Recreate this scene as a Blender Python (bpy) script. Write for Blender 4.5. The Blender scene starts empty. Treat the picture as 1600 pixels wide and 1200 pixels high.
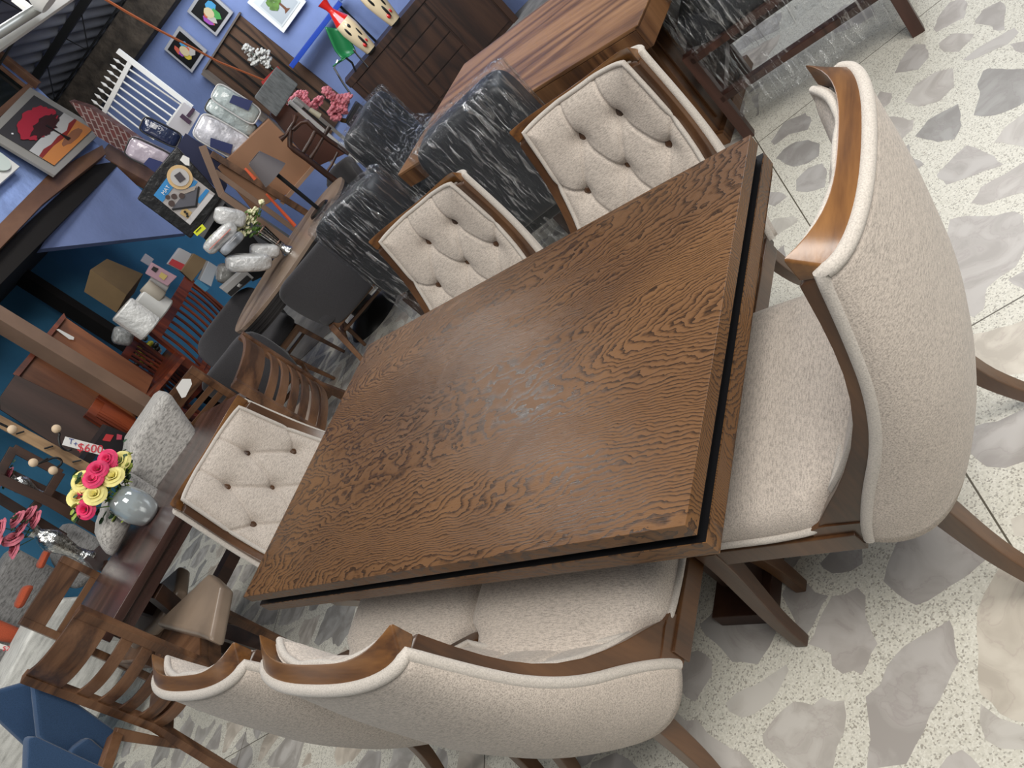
import bpy, bmesh, math, random
from mathutils import Vector, Matrix
from math import sin, cos, pi, radians as RAD
random.seed(7)
SC = bpy.context.scene
COL = SC.collection

# ------------------------------------------------------------------ camera
CAM = Vector((-1.0676, -1.5165, 1.612))
YAW, PIT, ROL, FPX = 0.67355, -0.47067, -0.88927, 1209.0
_f = Vector((sin(YAW)*cos(PIT), cos(YAW)*cos(PIT), sin(PIT)))
_r = Vector((cos(YAW), -sin(YAW), 0)); _u = _r.cross(_f)
RR = _r*cos(ROL) + _u*sin(ROL)
UU = -_r*sin(ROL) + _u*cos(ROL)
cd = bpy.data.cameras.new('camera'); cam = bpy.data.objects.new('camera', cd); COL.objects.link(cam)
cd.sensor_width = 36; cd.lens = FPX/1600*36; cd.clip_start = .02; cd.clip_end = 100
M = Matrix((RR, UU, -_f)).transposed().to_4x4(); M.translation = CAM
cam.matrix_world = M
SC.camera = cam

# ------------------------------------------------------------------ world, lights, exposure
W = bpy.data.worlds.new('world'); SC.world = W; W.use_nodes = True
W.node_tree.nodes['Background'].inputs[0].default_value = (.86, .93, 1, 1)
W.node_tree.nodes['Background'].inputs[1].default_value = .16
SC.view_settings.view_transform = 'Standard'; SC.view_settings.look = 'None'
SC.view_settings.gamma = 1; SC.view_settings.use_curve_mapping = False
SC.view_settings.exposure = 0.5
def area(name, loc, target, sx, sy, power, col):
    l = bpy.data.lights.new(name, 'AREA'); l.shape = 'RECTANGLE'; l.size = sx; l.size_y = sy
    l.energy = power; l.color = col
    o = bpy.data.objects.new(name, l); COL.objects.link(o); o.location = loc
    o.rotation_euler = (Vector(target)-Vector(loc)).to_track_quat('-Z', 'Y').to_euler()
    return o
area('near_overhead_fill', (-.6, -2.6, 3.6), (.2, -.3, 0), 2.4, 1.8, 120, (1, .96, .9))  # unseen area light added above the viewer to brighten the foreground
area('skylight_right', (3.6, -.4, 3.5), (1.2, .6, .3), 1.6, 2.6, 70, (.95, .97, 1))
area('middle_fill', (2.6, 3.2, 3.4), (2.4, 3.4, 0), 2.2, .5, 34, (1, .98, .94))  # added fill over the oval table, no visible fitting
area('far_wall_fill', (5.2, 3.6, 3.1), (7.6, 5.2, 1.2), 2.2, 2.0, 95, (.86, .93, 1))  # added fill below the roof sheet, out of view, aimed at the far wall
area('left_fill', (-1.6, 2.4, 3.3), (.2, 3.6, .4), 1.6, 1.2, 36, (1, .97, .92))  # added out-of-view fill for the dark table and sofas

# ------------------------------------------------------------------ helpers
def ray(px, py): return _f + RR*((px-800)/FPX) - UU*((py-600)/FPX)
def at(px, py, z=0.0):
    d = ray(px, py); return CAM + d*((z-CAM.z)/d.z)
def F(px, py, D, az=None):
    """point on the upright plane that stands D metres away towards azimuth az (degrees)"""
    if az is None: az = 45
    n = Vector((sin(RAD(az)), cos(RAD(az)), 0)); d = ray(px, py)
    return CAM + d*(D/d.dot(n))
def azv(az): return Vector((sin(RAD(az)), cos(RAD(az)), 0))

class MB:
    def __init__(s): s.v = []; s.f = []
    def add(s, vs, fs):
        n = len(s.v); s.v += [Vector(v) for v in vs]; s.f += [[i+n for i in f] for f in fs]; return s
    def hexa(s, a, b):
        """a, b: two quads (lists of 4 points)"""
        s.add(list(a)+list(b), [(3,2,1,0),(4,5,6,7),(0,1,5,4),(1,2,6,5),(2,3,7,6),(3,0,4,7)]); return s
    def box(s, c, size, rz=0, M=None):
        x, y, z = [q/2 for q in size]; R = Matrix.Rotation(rz, 3, 'Z') if M is None else M
        P = [Vector(c)+R@Vector(p) for p in ((-x,-y,-z),(x,-y,-z),(x,y,-z),(-x,y,-z),(-x,-y,z),(x,-y,z),(x,y,z),(-x,y,z))]
        return s.hexa(P[:4], P[4:])
    def prism(s, poly, ext):
        n = len(poly); ext = Vector(ext); P = [Vector(p) for p in poly]
        s.add(P+[p+ext for p in P], [list(range(n))[::-1], list(range(n, 2*n))]+[(i, (i+1) % n, (i+1) % n+n, i+n) for i in range(n)]); return s
    def tube(s, pts, r, seg=8, closed=False, cap=True):
        pts = [Vector(p) for p in pts]; n = len(pts); rr = r if isinstance(r, (list, tuple)) else [r]*n
        rings = []; prev = None
        for i, p in enumerate(pts):
            if closed: t = pts[(i+1) % n]-pts[i-1]
            else: t = pts[min(i+1, n-1)]-pts[max(i-1, 0)]
            if t.length < 1e-9: t = Vector((0,0,1))
            t.normalize()
            if prev is None:
                a = Vector((0,0,1)) if abs(t.z) < .9 else Vector((1,0,0)); x = t.cross(a).normalized()
            else: x = (prev-t*prev.dot(t)).normalized()
            prev = x; y = t.cross(x)
            rings.append([p+(x*cos(2*pi*k/seg)+y*sin(2*pi*k/seg))*rr[i] for k in range(seg)])
        vs = [v for g in rings for v in g]; fs = []
        for i in range(n if closed else n-1):
            j = (i+1) % n
            for k in range(seg): fs.append((i*seg+k, i*seg+(k+1) % seg, j*seg+(k+1) % seg, j*seg+k))
        if cap and not closed: fs += [list(range(seg))[::-1], [(n-1)*seg+k for k in range(seg)]]
        return s.add(vs, fs)
    def bar(s, pts, w, h, side=None, taper=None):
        """rectangular section swept along pts; side = direction of the width"""
        pts = [Vector(p) for p in pts]; n = len(pts); R = []
        for i, p in enumerate(pts):
            t = (pts[min(i+1, n-1)]-pts[max(i-1, 0)]).normalized()
            sd = side[i] if isinstance(side, list) else side
            sd = Vector(sd) if sd is not None else (Vector((0,0,1)) if abs(t.z) < .9 else Vector((1,0,0)))
            x = (sd-t*sd.dot(t)).normalized(); y = t.cross(x)
            k = taper[i] if taper else 1
            a = x*(w/2*k); b = y*(h/2*k)
            R.append([p-a-b, p+a-b, p+a+b, p-a+b])
        vs = [v for g in R for v in g]; fs = [(3,2,1,0), [(n-1)*4+k for k in range(4)]]
        for i in range(n-1):
            for k in range(4): fs.append((i*4+k, i*4+(k+1) % 4, i*4+4+(k+1) % 4, i*4+4+k))
        return s.add(vs, fs)
    def lathe(s, prof, c=(0,0,0), axis=None, seg=24):
        c = Vector(c); Rm = Matrix.Identity(3) if axis is None else Vector(axis).to_track_quat('Z', 'Y').to_matrix()
        vs = []; fs = []
        for r, z in prof:
            for k in range(seg): vs.append(c+Rm@Vector((r*cos(2*pi*k/seg), r*sin(2*pi*k/seg), z)))
        for i in range(len(prof)-1):
            for k in range(seg): fs.append((i*seg+k, i*seg+(k+1) % seg, (i+1)*seg+(k+1) % seg, (i+1)*seg+k))
        fs += [list(range(seg))[::-1], [(len(prof)-1)*seg+k for k in range(seg)]]
        return s.add(vs, fs)
    def grid(s, fn, nu, nv, closeu=False):
        vs = [fn(i/nu, j/nv) for j in range(nv+1) for i in range(nu+1)]; fs = []
        for j in range(nv):
            for i in range(nu):
                a = j*(nu+1)+i; fs.append((a, a+1, a+nu+2, a+nu+1))
        return s.add(vs, fs)
    def ell(s, c, r, M=None, nu=14, nv=9, p=1.0, jit=0, rnd=None):
        c = Vector(c); R = M or Matrix.Identity(3)
        def sp(a): return (abs(a)**p)*(1 if a >= 0 else -1)
        vs = []; fs = []
        for j in range(nv+1):
            ph = -pi/2+pi*j/nv
            for i in range(nu):
                th = 2*pi*i/nu; q = 1+(rnd.uniform(-jit, jit) if rnd else 0)
                vs.append(c+R@Vector((r[0]*sp(cos(ph))*sp(cos(th))*q, r[1]*sp(cos(ph))*sp(sin(th))*q, r[2]*sp(sin(ph))*q)))
        for j in range(nv):
            for i in range(nu): fs.append((j*nu+i, j*nu+(i+1) % nu, (j+1)*nu+(i+1) % nu, (j+1)*nu+i))
        return s.add(vs, fs)
    def build(s, name, mat, parent=None, bevel=0, smooth=40, solid=0, subsurf=0, seg=2, local=False):
        """vertices are world coordinates; they become local to the parent"""
        me = bpy.data.meshes.new(name)
        vs = s.v
        if parent is not None and not local:
            inv = base_matrix(parent).inverted(); vs = [inv@v for v in vs]
        me.from_pydata([tuple(v) for v in vs], [], s.f)
        bm = bmesh.new(); bm.from_mesh(me)
        bmesh.ops.remove_doubles(bm, verts=bm.verts, dist=1e-5)
        bmesh.ops.recalc_face_normals(bm, faces=bm.faces)
        if bevel:
            es = [e for e in bm.edges if len(e.link_faces) == 2 and e.calc_face_angle(0) > RAD(30)]
            if es: bmesh.ops.bevel(bm, geom=es, offset=bevel, segments=seg, profile=.5, affect='EDGES', clamp_overlap=True)
        bm.to_mesh(me); bm.free()
        if smooth: me.shade_smooth(); me.set_sharp_from_angle(angle=RAD(smooth))
        me.materials.append(mat)
        o = bpy.data.objects.new(name, me); COL.objects.link(o)
        if parent is not None: o.parent = parent
        if solid:
            m = o.modifiers.new('solid', 'SOLIDIFY'); m.thickness = solid; m.offset = 0
        if bevel:
            w = o.modifiers.new('normals', 'WEIGHTED_NORMAL'); w.keep_sharp = True
        if subsurf:
            m = o.modifiers.new('sub', 'SUBSURF'); m.levels = subsurf; m.render_levels = subsurf
        return o
def base_matrix(o):
    m = Matrix.LocRotScale(o.location, o.rotation_euler, o.scale)
    return base_matrix(o.parent)@m if o.parent else m
def tag(o, label, cat, group=None, kind=None):
    o['label'] = label; o['category'] = cat
    if group: o['group'] = group
    if kind: o['kind'] = kind
    return o
def thing(name, label, cat, loc=(0,0,0), rz=0, group=None):
    o = bpy.data.objects.new(name, None); COL.objects.link(o); o.empty_display_size = .05
    o.location = loc; o.rotation_euler = (0, 0, rz)
    return tag(o, label, cat, group)
def struct(o): o['kind'] = 'structure'; return o
def dup(root, loc, rz, label=None, group=None, scale=None):
    r = root.copy(); COL.objects.link(r); r.location = loc; r.rotation_euler = (0, 0, rz)
    if scale: r.scale = scale
    if label: r['label'] = label
    if group: r['group'] = group
    def rec(a, b):
        for ch in list(a.children):
            c = ch.copy(); COL.objects.link(c); c.parent = b; rec(ch, c)
    rec(root, r)
    return r

# ------------------------------------------------------------------ materials
def newmat(name):
    m = bpy.data.materials.new(name); m.use_nodes = True
    nt = m.node_tree; return m, nt, nt.nodes['Principled BSDF'], nt.nodes, nt.links
def plain(name, col, rough=.5, metal=0, spec=.5, noise=0, nscale=8, bump=0, bscale=200, coat=0, trans=0, alpha=1, emit=0, coord='Object', stretch=None):
    m, nt, b, N, L = newmat(name)
    b.inputs['Base Color'].default_value = (*col, 1); b.inputs['Roughness'].default_value = rough
    b.inputs['Metallic'].default_value = metal; b.inputs['Specular IOR Level'].default_value = spec
    b.inputs['Coat Weight'].default_value = coat; b.inputs['Transmission Weight'].default_value = trans
    b.inputs['Alpha'].default_value = alpha
    if emit: b.inputs['Emission Color'].default_value = (*col, 1); b.inputs['Emission Strength'].default_value = emit
    tc = N.new('ShaderNodeTexCoord'); mp = N.new('ShaderNodeMapping'); L.new(tc.outputs[coord], mp.inputs[0])
    if stretch: mp.inputs['Scale'].default_value = stretch
    if noise:
        n = N.new('ShaderNodeTexNoise'); n.inputs['Scale'].default_value = nscale; n.inputs['Detail'].default_value = 5
        L.new(mp.outputs[0], n.inputs['Vector'])
        r = N.new('ShaderNodeValToRGB')
        r.color_ramp.elements[0].position = .3; r.color_ramp.elements[1].position = .7
        r.color_ramp.elements[0].color = (*[c*(1-noise) for c in col], 1); r.color_ramp.elements[1].color = (*[min(1, c*(1+noise)) for c in col], 1)
        L.new(n.outputs['Fac'], r.inputs[0]); L.new(r.outputs[0], b.inputs['Base Color'])
    if bump:
        n2 = N.new('ShaderNodeTexNoise'); n2.inputs['Scale'].default_value = bscale; n2.inputs['Detail'].default_value = 3
        L.new(mp.outputs[0], n2.inputs['Vector'])
        bp = N.new('ShaderNodeBump'); bp.inputs['Strength'].default_value = bump; bp.inputs['Distance'].default_value = .004 if bscale > 30 else .03
        L.new(n2.outputs['Fac'], bp.inputs['Height']); L.new(bp.outputs[0], b.inputs['Normal'])
    return m
def wood(name, c1, c2, c3=None, axis='Y', scale=10, rough=.4, dist=2.5, fine=1.0, coat=0, waves=14):
    """grain running along axis: stretched noise bands + fine pores"""
    m, nt, b, N, L = newmat(name); c3 = c3 or c2
    tc = N.new('ShaderNodeTexCoord'); mp = N.new('ShaderNodeMapping'); L.new(tc.outputs['Object'], mp.inputs[0])
    st = {'X': (.1, 1, 1), 'Y': (1, .1, 1), 'Z': (1, 1, .1)}[axis]
    mp.inputs['Scale'].default_value = st
    n = N.new('ShaderNodeTexNoise'); n.inputs['Scale'].default_value = scale*.35; n.inputs['Detail'].default_value = 2; n.inputs['Distortion'].default_value = .6
    L.new(mp.outputs[0], n.inputs['Vector'])
    mt = N.new('ShaderNodeMath'); mt.operation = 'MULTIPLY'; mt.inputs[1].default_value = waves; L.new(n.outputs['Fac'], mt.inputs[0])
    fr = N.new('ShaderNodeMath'); fr.operation = 'PINGPONG'; fr.inputs[1].default_value = 1; L.new(mt.outputs[0], fr.inputs[0])
    n2 = N.new('ShaderNodeTexNoise'); n2.inputs['Scale'].default_value = scale*9*fine; n2.inputs['Detail'].default_value = 4; L.new(mp.outputs[0], n2.inputs['Vector'])
    mix = N.new('ShaderNodeMix'); mix.data_type = 'FLOAT'; mix.inputs[0].default_value = .45
    L.new(fr.outputs[0], mix.inputs[2]); L.new(n2.outputs['Fac'], mix.inputs[3])
    r = N.new('ShaderNodeValToRGB'); e = r.color_ramp.elements
    e[0].position = .22; e[0].color = (*c3, 1); e[1].position = .8; e[1].color = (*c1, 1)
    q = e.new(.45); q.color = (*c2, 1)
    L.new(mix.outputs[0], r.inputs[0]); L.new(r.outputs[0], b.inputs['Base Color'])
    b.inputs['Roughness'].default_value = rough; b.inputs['Coat Weight'].default_value = coat; b.inputs['Coat Roughness'].default_value = .25
    bp = N.new('ShaderNodeBump'); bp.inputs['Strength'].default_value = .12; bp.inputs['Distance'].default_value = .002
    L.new(n2.outputs['Fac'], bp.inputs['Height']); L.new(bp.outputs[0], b.inputs['Normal'])
    return m
def fabric(name, c, var=.18, weave=900, rough=.95, streak='X', bump=.35, contrast=1, thread=380):
    m, nt, b, N, L = newmat(name)
    tc = N.new('ShaderNodeTexCoord'); mp = N.new('ShaderNodeMapping'); L.new(tc.outputs['Object'], mp.inputs[0])
    mp.inputs['Scale'].default_value = {'X': (.22, 1, 1), 'Y': (1, .22, 1), 'Z': (1, 1, .22), 'N': (1, 1, 1)}[streak]
    n = N.new('ShaderNodeTexNoise'); n.inputs['Scale'].default_value = thread; n.inputs['Detail'].default_value = 3; L.new(mp.outputs[0], n.inputs['Vector'])
    n2 = N.new('ShaderNodeTexVoronoi'); n2.inputs['Scale'].default_value = weave*.45; L.new(tc.outputs['Object'], n2.inputs['Vector'])
    ad = N.new('ShaderNodeMath'); ad.operation = 'ADD'; L.new(n.outputs['Fac'], ad.inputs[0])
    ml = N.new('ShaderNodeMath'); ml.operation = 'MULTIPLY'; ml.inputs[1].default_value = .35; L.new(n2.outputs['Distance'], ml.inputs[0]); L.new(ml.outputs[0], ad.inputs[1])
    r = N.new('ShaderNodeValToRGB'); e = r.color_ramp.elements
    e[0].position = .5-.15/contrast; e[1].position = .72+.1/contrast
    e[0].color = (*[k*(1-var*1.5) for k in c], 1); e[1].color = (*[min(1, k*(1+var)) for k in c], 1)
    L.new(ad.outputs[0], r.inputs[0]); L.new(r.outputs[0], b.inputs['Base Color'])
    b.inputs['Roughness'].default_value = rough; b.inputs['Specular IOR Level'].default_value = .15
    b.inputs['Sheen Weight'].default_value = .15
    bp = N.new('ShaderNodeBump'); bp.inputs['Strength'].default_value = bump; bp.inputs['Distance'].default_value = .0015
    L.new(ad.outputs[0], bp.inputs['Height']); L.new(bp.outputs[0], b.inputs['Normal'])
    return m
def oak():
    """dark stained oak veneer with cathedral grain running along Y"""
    m, nt, b, N, L = newmat('dark_oak_veneer')
    tc = N.new('ShaderNodeTexCoord'); mp = N.new('ShaderNodeMapping'); L.new(tc.outputs['Object'], mp.inputs[0])
    mp.inputs['Scale'].default_value = (1, .22, 1)
    wn = N.new('ShaderNodeTexNoise'); wn.inputs['Scale'].default_value = 1.7; wn.inputs['Detail'].default_value = 2.0; wn.inputs['Roughness'].default_value = .45
    L.new(mp.outputs[0], wn.inputs['Vector'])
    # wiggle
    mp2 = N.new('ShaderNodeMapping'); L.new(tc.outputs['Object'], mp2.inputs[0]); mp2.inputs['Scale'].default_value = (1, .62, 1)
    wg = N.new('ShaderNodeTexNoise'); wg.inputs['Scale'].default_value = 24; wg.inputs['Detail'].default_value = 3; L.new(mp2.outputs[0], wg.inputs['Vector'])
    a = N.new('ShaderNodeMath'); a.operation = 'MULTIPLY'; a.inputs[1].default_value = 120; L.new(wn.outputs['Fac'], a.inputs[0])
    a2 = N.new('ShaderNodeMath'); a2.operation = 'MULTIPLY_ADD'; a2.inputs[1].default_value = 4.2; L.new(wg.outputs['Fac'], a2.inputs[0]); L.new(a.outputs[0], a2.inputs[2])
    fr = N.new('ShaderNodeMath'); fr.operation = 'FRACT'; L.new(a2.outputs[0], fr.inputs[0])
    # fibre
    mp3 = N.new('ShaderNodeMapping'); L.new(tc.outputs['Object'], mp3.inputs[0]); mp3.inputs['Scale'].default_value = (1, .045, 1)
    fb = N.new('ShaderNodeTexNoise'); fb.inputs['Scale'].default_value = 420; fb.inputs['Detail'].default_value = 3; L.new(mp3.outputs[0], fb.inputs['Vector'])
    s = N.new('ShaderNodeMath'); s.operation = 'MULTIPLY_ADD'; s.inputs[1].default_value = .9; L.new(fb.outputs['Fac'], s.inputs[0]); L.new(fr.outputs[0], s.inputs[2])
    r = N.new('ShaderNodeValToRGB'); e = r.color_ramp.elements
    e[0].position = .42; e[0].color = (.030, .016, .009, 1); e[1].position = 1.0; e[1].color = (.155, .074, .027, 1)
    q = e.new(.62); q.color = (.060, .029, .013, 1); q = e.new(.8); q.color = (.115, .054, .020, 1)
    L.new(s.outputs[0], r.inputs[0])
    ln = N.new('ShaderNodeTexNoise'); ln.inputs['Scale'].default_value = 2.2; L.new(tc.outputs['Object'], ln.inputs['Vector'])
    rr = N.new('ShaderNodeValToRGB'); rr.color_ramp.elements[0].position = .35; rr.color_ramp.elements[1].position = .65
    rr.color_ramp.elements[0].color = (.72, .68, .66, 1); rr.color_ramp.elements[1].color = (1.12, 1.1, 1.05, 1); L.new(ln.outputs['Fac'], rr.inputs[0])
    mx = N.new('ShaderNodeMix'); mx.data_type = 'RGBA'; mx.blend_type = 'MULTIPLY'; mx.inputs[0].default_value = 1
    L.new(r.outputs[0], mx.inputs[6]); L.new(rr.outputs[0], mx.inputs[7]); L.new(mx.outputs[2], b.inputs['Base Color'])
    b.inputs['Roughness'].default_value = .33; b.inputs['Specular IOR Level'].default_value = .5
    rg = N.new('ShaderNodeMapRange'); rg.inputs[1].default_value = .3; rg.inputs[2].default_value = 1.2; rg.inputs[3].default_value = .26; rg.inputs[4].default_value = .44
    L.new(s.outputs[0], rg.inputs[0]); L.new(rg.outputs[0], b.inputs['Roughness'])
    bp = N.new('ShaderNodeBump'); bp.inputs['Strength'].default_value = .35; bp.inputs['Distance'].default_value = .0012
    L.new(s.outputs[0], bp.inputs['Height']); L.new(bp.outputs[0], b.inputs['Normal'])
    return m
def film():
    """crinkled clear stretch film"""
    m, nt, b, N, L = newmat('clear_stretch_film')
    N.remove(b); out = N['Material Output']
    tc = N.new('ShaderNodeTexCoord'); mp = N.new('ShaderNodeMapping'); L.new(tc.outputs['Object'], mp.inputs[0]); mp.inputs['Scale'].default_value = (1.5, 1.5, .22)
    mp.inputs['Rotation'].default_value = (.22, .25, .2)
    n = N.new('ShaderNodeTexNoise'); n.inputs['Scale'].default_value = 34; n.inputs['Detail'].default_value = 6; n.inputs['Distortion'].default_value = .7; L.new(mp.outputs[0], n.inputs['Vector'])
    bp = N.new('ShaderNodeBump'); bp.inputs['Strength'].default_value = 1; bp.inputs['Distance'].default_value = .03; L.new(n.outputs['Fac'], bp.inputs['Height'])
    g = N.new('ShaderNodeBsdfGlossy'); g.inputs['Roughness'].default_value = .12; g.inputs['Color'].default_value = (.95, .97, 1, 1); L.new(bp.outputs[0], g.inputs['Normal'])
    t = N.new('ShaderNodeBsdfTransparent'); t.inputs['Color'].default_value = (.93, .94, .95, 1)
    r = N.new('ShaderNodeValToRGB'); r.color_ramp.elements[0].position = .52; r.color_ramp.elements[1].position = .74
    r.color_ramp.elements[0].color = (.05, .05, .05, 1); r.color_ramp.elements[1].color = (.75, .75, .75, 1); L.new(n.outputs['Fac'], r.inputs[0])
    mx = N.new('ShaderNodeMixShader'); L.new(r.outputs[0], mx.inputs[0]); L.new(t.outputs[0], mx.inputs[1]); L.new(g.outputs[0], mx.inputs[2])
    L.new(mx.outputs[0], out.inputs['Surface'])
    return m
def floor_mats():
    # cream terrazzo
    m, nt, b, N, L = newmat('cream_terrazzo_with_marble')
    tc = N.new('ShaderNodeTexCoord')
    v = N.new('ShaderNodeTexVoronoi'); v.inputs['Scale'].default_value = 280; L.new(tc.outputs['Object'], v.inputs['Vector'])
    r = N.new('ShaderNodeValToRGB'); e = r.color_ramp.elements
    e[0].position = 0; e[0].color = (.36, .33, .28, 1); e[1].position = 1; e[1].color = (.76, .74, .66, 1)
    for p, c in ((.12, (.42, .40, .35)), (.2, (.62, .60, .52)), (.6, (.68, .655, .57))):
        q = e.new(p); q.color = (*c, 1)
    sp = N.new('ShaderNodeSeparateColor'); L.new(v.outputs['Color'], sp.inputs[0]); L.new(sp.outputs[0], r.inputs[0])
    # far field stones by voronoi (beyond the traced ones)
    dn = N.new('ShaderNodeTexNoise'); dn.inputs['Scale'].default_value = 3.5; dn.inputs['Detail'].default_value = 3; L.new(tc.outputs['Object'], dn.inputs['Vector'])
    am = N.new('ShaderNodeMix'); am.data_type = 'RGBA'; am.blend_type = 'LINEAR_LIGHT'; am.inputs[0].default_value = .085
    L.new(tc.outputs['Object'], am.inputs[6]); L.new(dn.outputs['Color'], am.inputs[7])
    ve = N.new('ShaderNodeTexVoronoi'); ve.feature = 'DISTANCE_TO_EDGE'; ve.inputs['Scale'].default_value = 4.6; L.new(am.outputs[2], ve.inputs['Vector'])
    vc = N.new('ShaderNodeTexVoronoi'); vc.inputs['Scale'].default_value = 4.6; L.new(am.outputs[2], vc.inputs['Vector'])
    gt = N.new('ShaderNodeMath'); gt.operation = 'GREATER_THAN'; gt.inputs[1].default_value = .1; L.new(ve.outputs['Distance'], gt.inputs[0])
    sc = N.new('ShaderNodeSeparateColor'); L.new(vc.outputs['Color'], sc.inputs[0])
    st = N.new('ShaderNodeValToRGB'); e = st.color_ramp.elements
    e[0].position = 0; e[0].color = (.33, .32, .30, 1); e[1].position = 1; e[1].color = (.56, .50, .42, 1)
    for p, c in ((.3, (.42, .40, .38)), (.6, (.47, .45, .42))):
        q = e.new(p); q.color = (*c, 1)
    L.new(sc.outputs[0], st.inputs[0])
    vn = N.new('ShaderNodeTexNoise'); vn.inputs['Scale'].default_value = 9; vn.inputs['Detail'].default_value = 8; vn.inputs['Distortion'].default_value = 1.5; L.new(tc.outputs['Object'], vn.inputs['Vector'])
    vr = N.new('ShaderNodeValToRGB'); e = vr.color_ramp.elements; e[0].position = .4; e[0].color = (.78, .76, .74, 1); e[1].position = .62; e[1].color = (1.15, 1.15, 1.15, 1)
    L.new(vn.outputs['Fac'], vr.inputs[0])
    mm = N.new('ShaderNodeMix'); mm.data_type = 'RGBA'; mm.blend_type = 'MULTIPLY'; mm.inputs[0].default_value = 1; L.new(st.outputs[0], mm.inputs[6]); L.new(vr.outputs[0], mm.inputs[7])
    # mask outside the traced patch: attribute on mesh
    at_ = N.new('ShaderNodeAttribute'); at_.attribute_name = 'loose'
    k = N.new('ShaderNodeMath'); k.operation = 'MULTIPLY'; L.new(gt.outputs[0], k.inputs[0]); L.new(at_.outputs['Fac'], k.inputs[1])
    fm = N.new('ShaderNodeMix'); fm.data_type = 'RGBA'; L.new(k.outputs[0], fm.inputs[0]); L.new(r.outputs[0], fm.inputs[6]); L.new(mm.outputs[2], fm.inputs[7])
    # tile joints
    mp = N.new('ShaderNodeMapping'); mp.vector_type = 'POINT'; mp.inputs['Rotation'].default_value = (0, 0, RAD(-22)); L.new(tc.outputs['Object'], mp.inputs[0])
    sx = N.new('ShaderNodeSeparateXYZ'); L.new(mp.outputs[0], sx.inputs[0])
    def joint(sock, off, per):
        a = N.new('ShaderNodeMath'); a.operation = 'SUBTRACT'; a.inputs[1].default_value = off; L.new(sock, a.inputs[0])
        p = N.new('ShaderNodeMath'); p.operation = 'PINGPONG'; p.inputs[1].default_value = per/2; L.new(a.outputs[0], p.inputs[0])
        c = N.new('ShaderNodeMath'); c.operation = 'LESS_THAN'; c.inputs[1].default_value = .0022; L.new(p.outputs[0], c.inputs[0]); return c
    j1 = joint(sx.outputs[0], .06, 1.53); j2 = joint(sx.outputs[1], -.873, 1.53)
    jm = N.new('ShaderNodeMath'); jm.operation = 'MAXIMUM'; L.new(j1.outputs[0], jm.inputs[0]); L.new(j2.outputs[0], jm.inputs[1])
    f2 = N.new('ShaderNodeMix'); f2.data_type = 'RGBA'; L.new(jm.outputs[0], f2.inputs[0]); L.new(fm.outputs[2], f2.inputs[6]); f2.inputs[7].default_value = (.10, .085, .06, 1)
    L.new(f2.outputs[2], b.inputs['Base Color']); b.inputs['Roughness'].default_value = .42
    # marble pieces
    m2, nt, b, N, L = newmat('grey_mauve_marble_piece')
    tc = N.new('ShaderNodeTexCoord'); at_ = N.new('ShaderNodeAttribute'); at_.attribute_name = 'tone'
    st = N.new('ShaderNodeValToRGB'); e = st.color_ramp.elements
    e[0].position = 0; e[0].color = (.31, .30, .285, 1); e[1].position = 1; e[1].color = (.60, .53, .43, 1)
    for p, c in ((.3, (.41, .39, .37)), (.55, (.48, .45, .42)), (.8, (.54, .52, .47))):
        q = e.new(p); q.color = (*c, 1)
    L.new(at_.outputs['Fac'], st.inputs[0])
    vn = N.new('ShaderNodeTexNoise'); vn.inputs['Scale'].default_value = 7; vn.inputs['Detail'].default_value = 10; vn.inputs['Distortion'].default_value = 1.4; L.new(tc.outputs['Object'], vn.inputs['Vector'])
    vr = N.new('ShaderNodeValToRGB'); e = vr.color_ramp.elements; e[0].position = .38; e[0].color = (.86, .84, .83, 1); e[1].position = .6; e[1].color = (1.13, 1.13, 1.13, 1)
    q = e.new(.5); q.color = (1, .99, .98, 1); q = e.new(.485); q.color = (.9, .86, .87, 1); q = e.new(.47); q.color = (.98, .97, .96, 1)
    L.new(vn.outputs['Fac'], vr.inputs[0])
    mm = N.new('ShaderNodeMix'); mm.data_type = 'RGBA'; mm.blend_type = 'MULTIPLY'; mm.inputs[0].default_value = 1; L.new(st.outputs[0], mm.inputs[6]); L.new(vr.outputs[0], mm.inputs[7])
    L.new(mm.outputs[2], b.inputs['Base Color']); b.inputs['Roughness'].default_value = .4
    return m, m2

OAK = oak(); FILM = film()
LINEN = fabric('beige_linen', (.475, .42, .37), var=.26, streak='X')
LINENB = fabric('beige_linen_back', (.45, .395, .345), var=.28, streak='X')
PIPE = fabric('pale_piping', (.49, .45, .405), var=.15, streak='N')
WALN = wood('walnut_chair_wood', (.115, .050, .018), (.068, .028, .010), (.036, .015, .006), axis='Z', scale=12, rough=.34, coat=.3, waves=6)
WALNX = wood('walnut_rail_wood', (.24, .108, .030), (.14, .058, .016), (.07, .028, .009), axis='X', scale=16, rough=.30, coat=.4, waves=9)
BLACK = plain('matt_black_paint', (.006, .006, .007), .35)
WTOP = wood('striped_walnut_top', (.38, .20, .09), (.22, .105, .043), (.11, .048, .02), axis='Y', scale=11, rough=.48, coat=.1, waves=10)
WSIDE = wood('walnut_side', (.20, .095, .04), (.12, .052, .02), (.06, .026, .012), axis='Z', scale=10, rough=.4)
DWOOD = wood('dark_brown_wood', (.055, .024, .013), (.036, .015, .009), (.020, .009, .006), axis='Z', scale=8, rough=.42)
DTOP = wood('dark_table_top', (.085, .040, .032), (.052, .024, .019), (.032, .014, .011), axis='X', scale=6, rough=.22, coat=.5)
MIDW = wood('mid_brown_chair_wood', (.19, .095, .048), (.12, .056, .027), (.06, .028, .015), axis='X', scale=14, rough=.38, waves=8)
REDW = wood('reddish_brown_wood', (.27, .055, .018), (.17, .032, .011), (.09, .018, .008), axis='Z', scale=8, rough=.35, coat=.3)
ORW = wood('orange_brown_board', (.36, .13, .048), (.27, .09, .032), (.19, .06, .022), axis='Z', scale=5, rough=.4)
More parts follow.
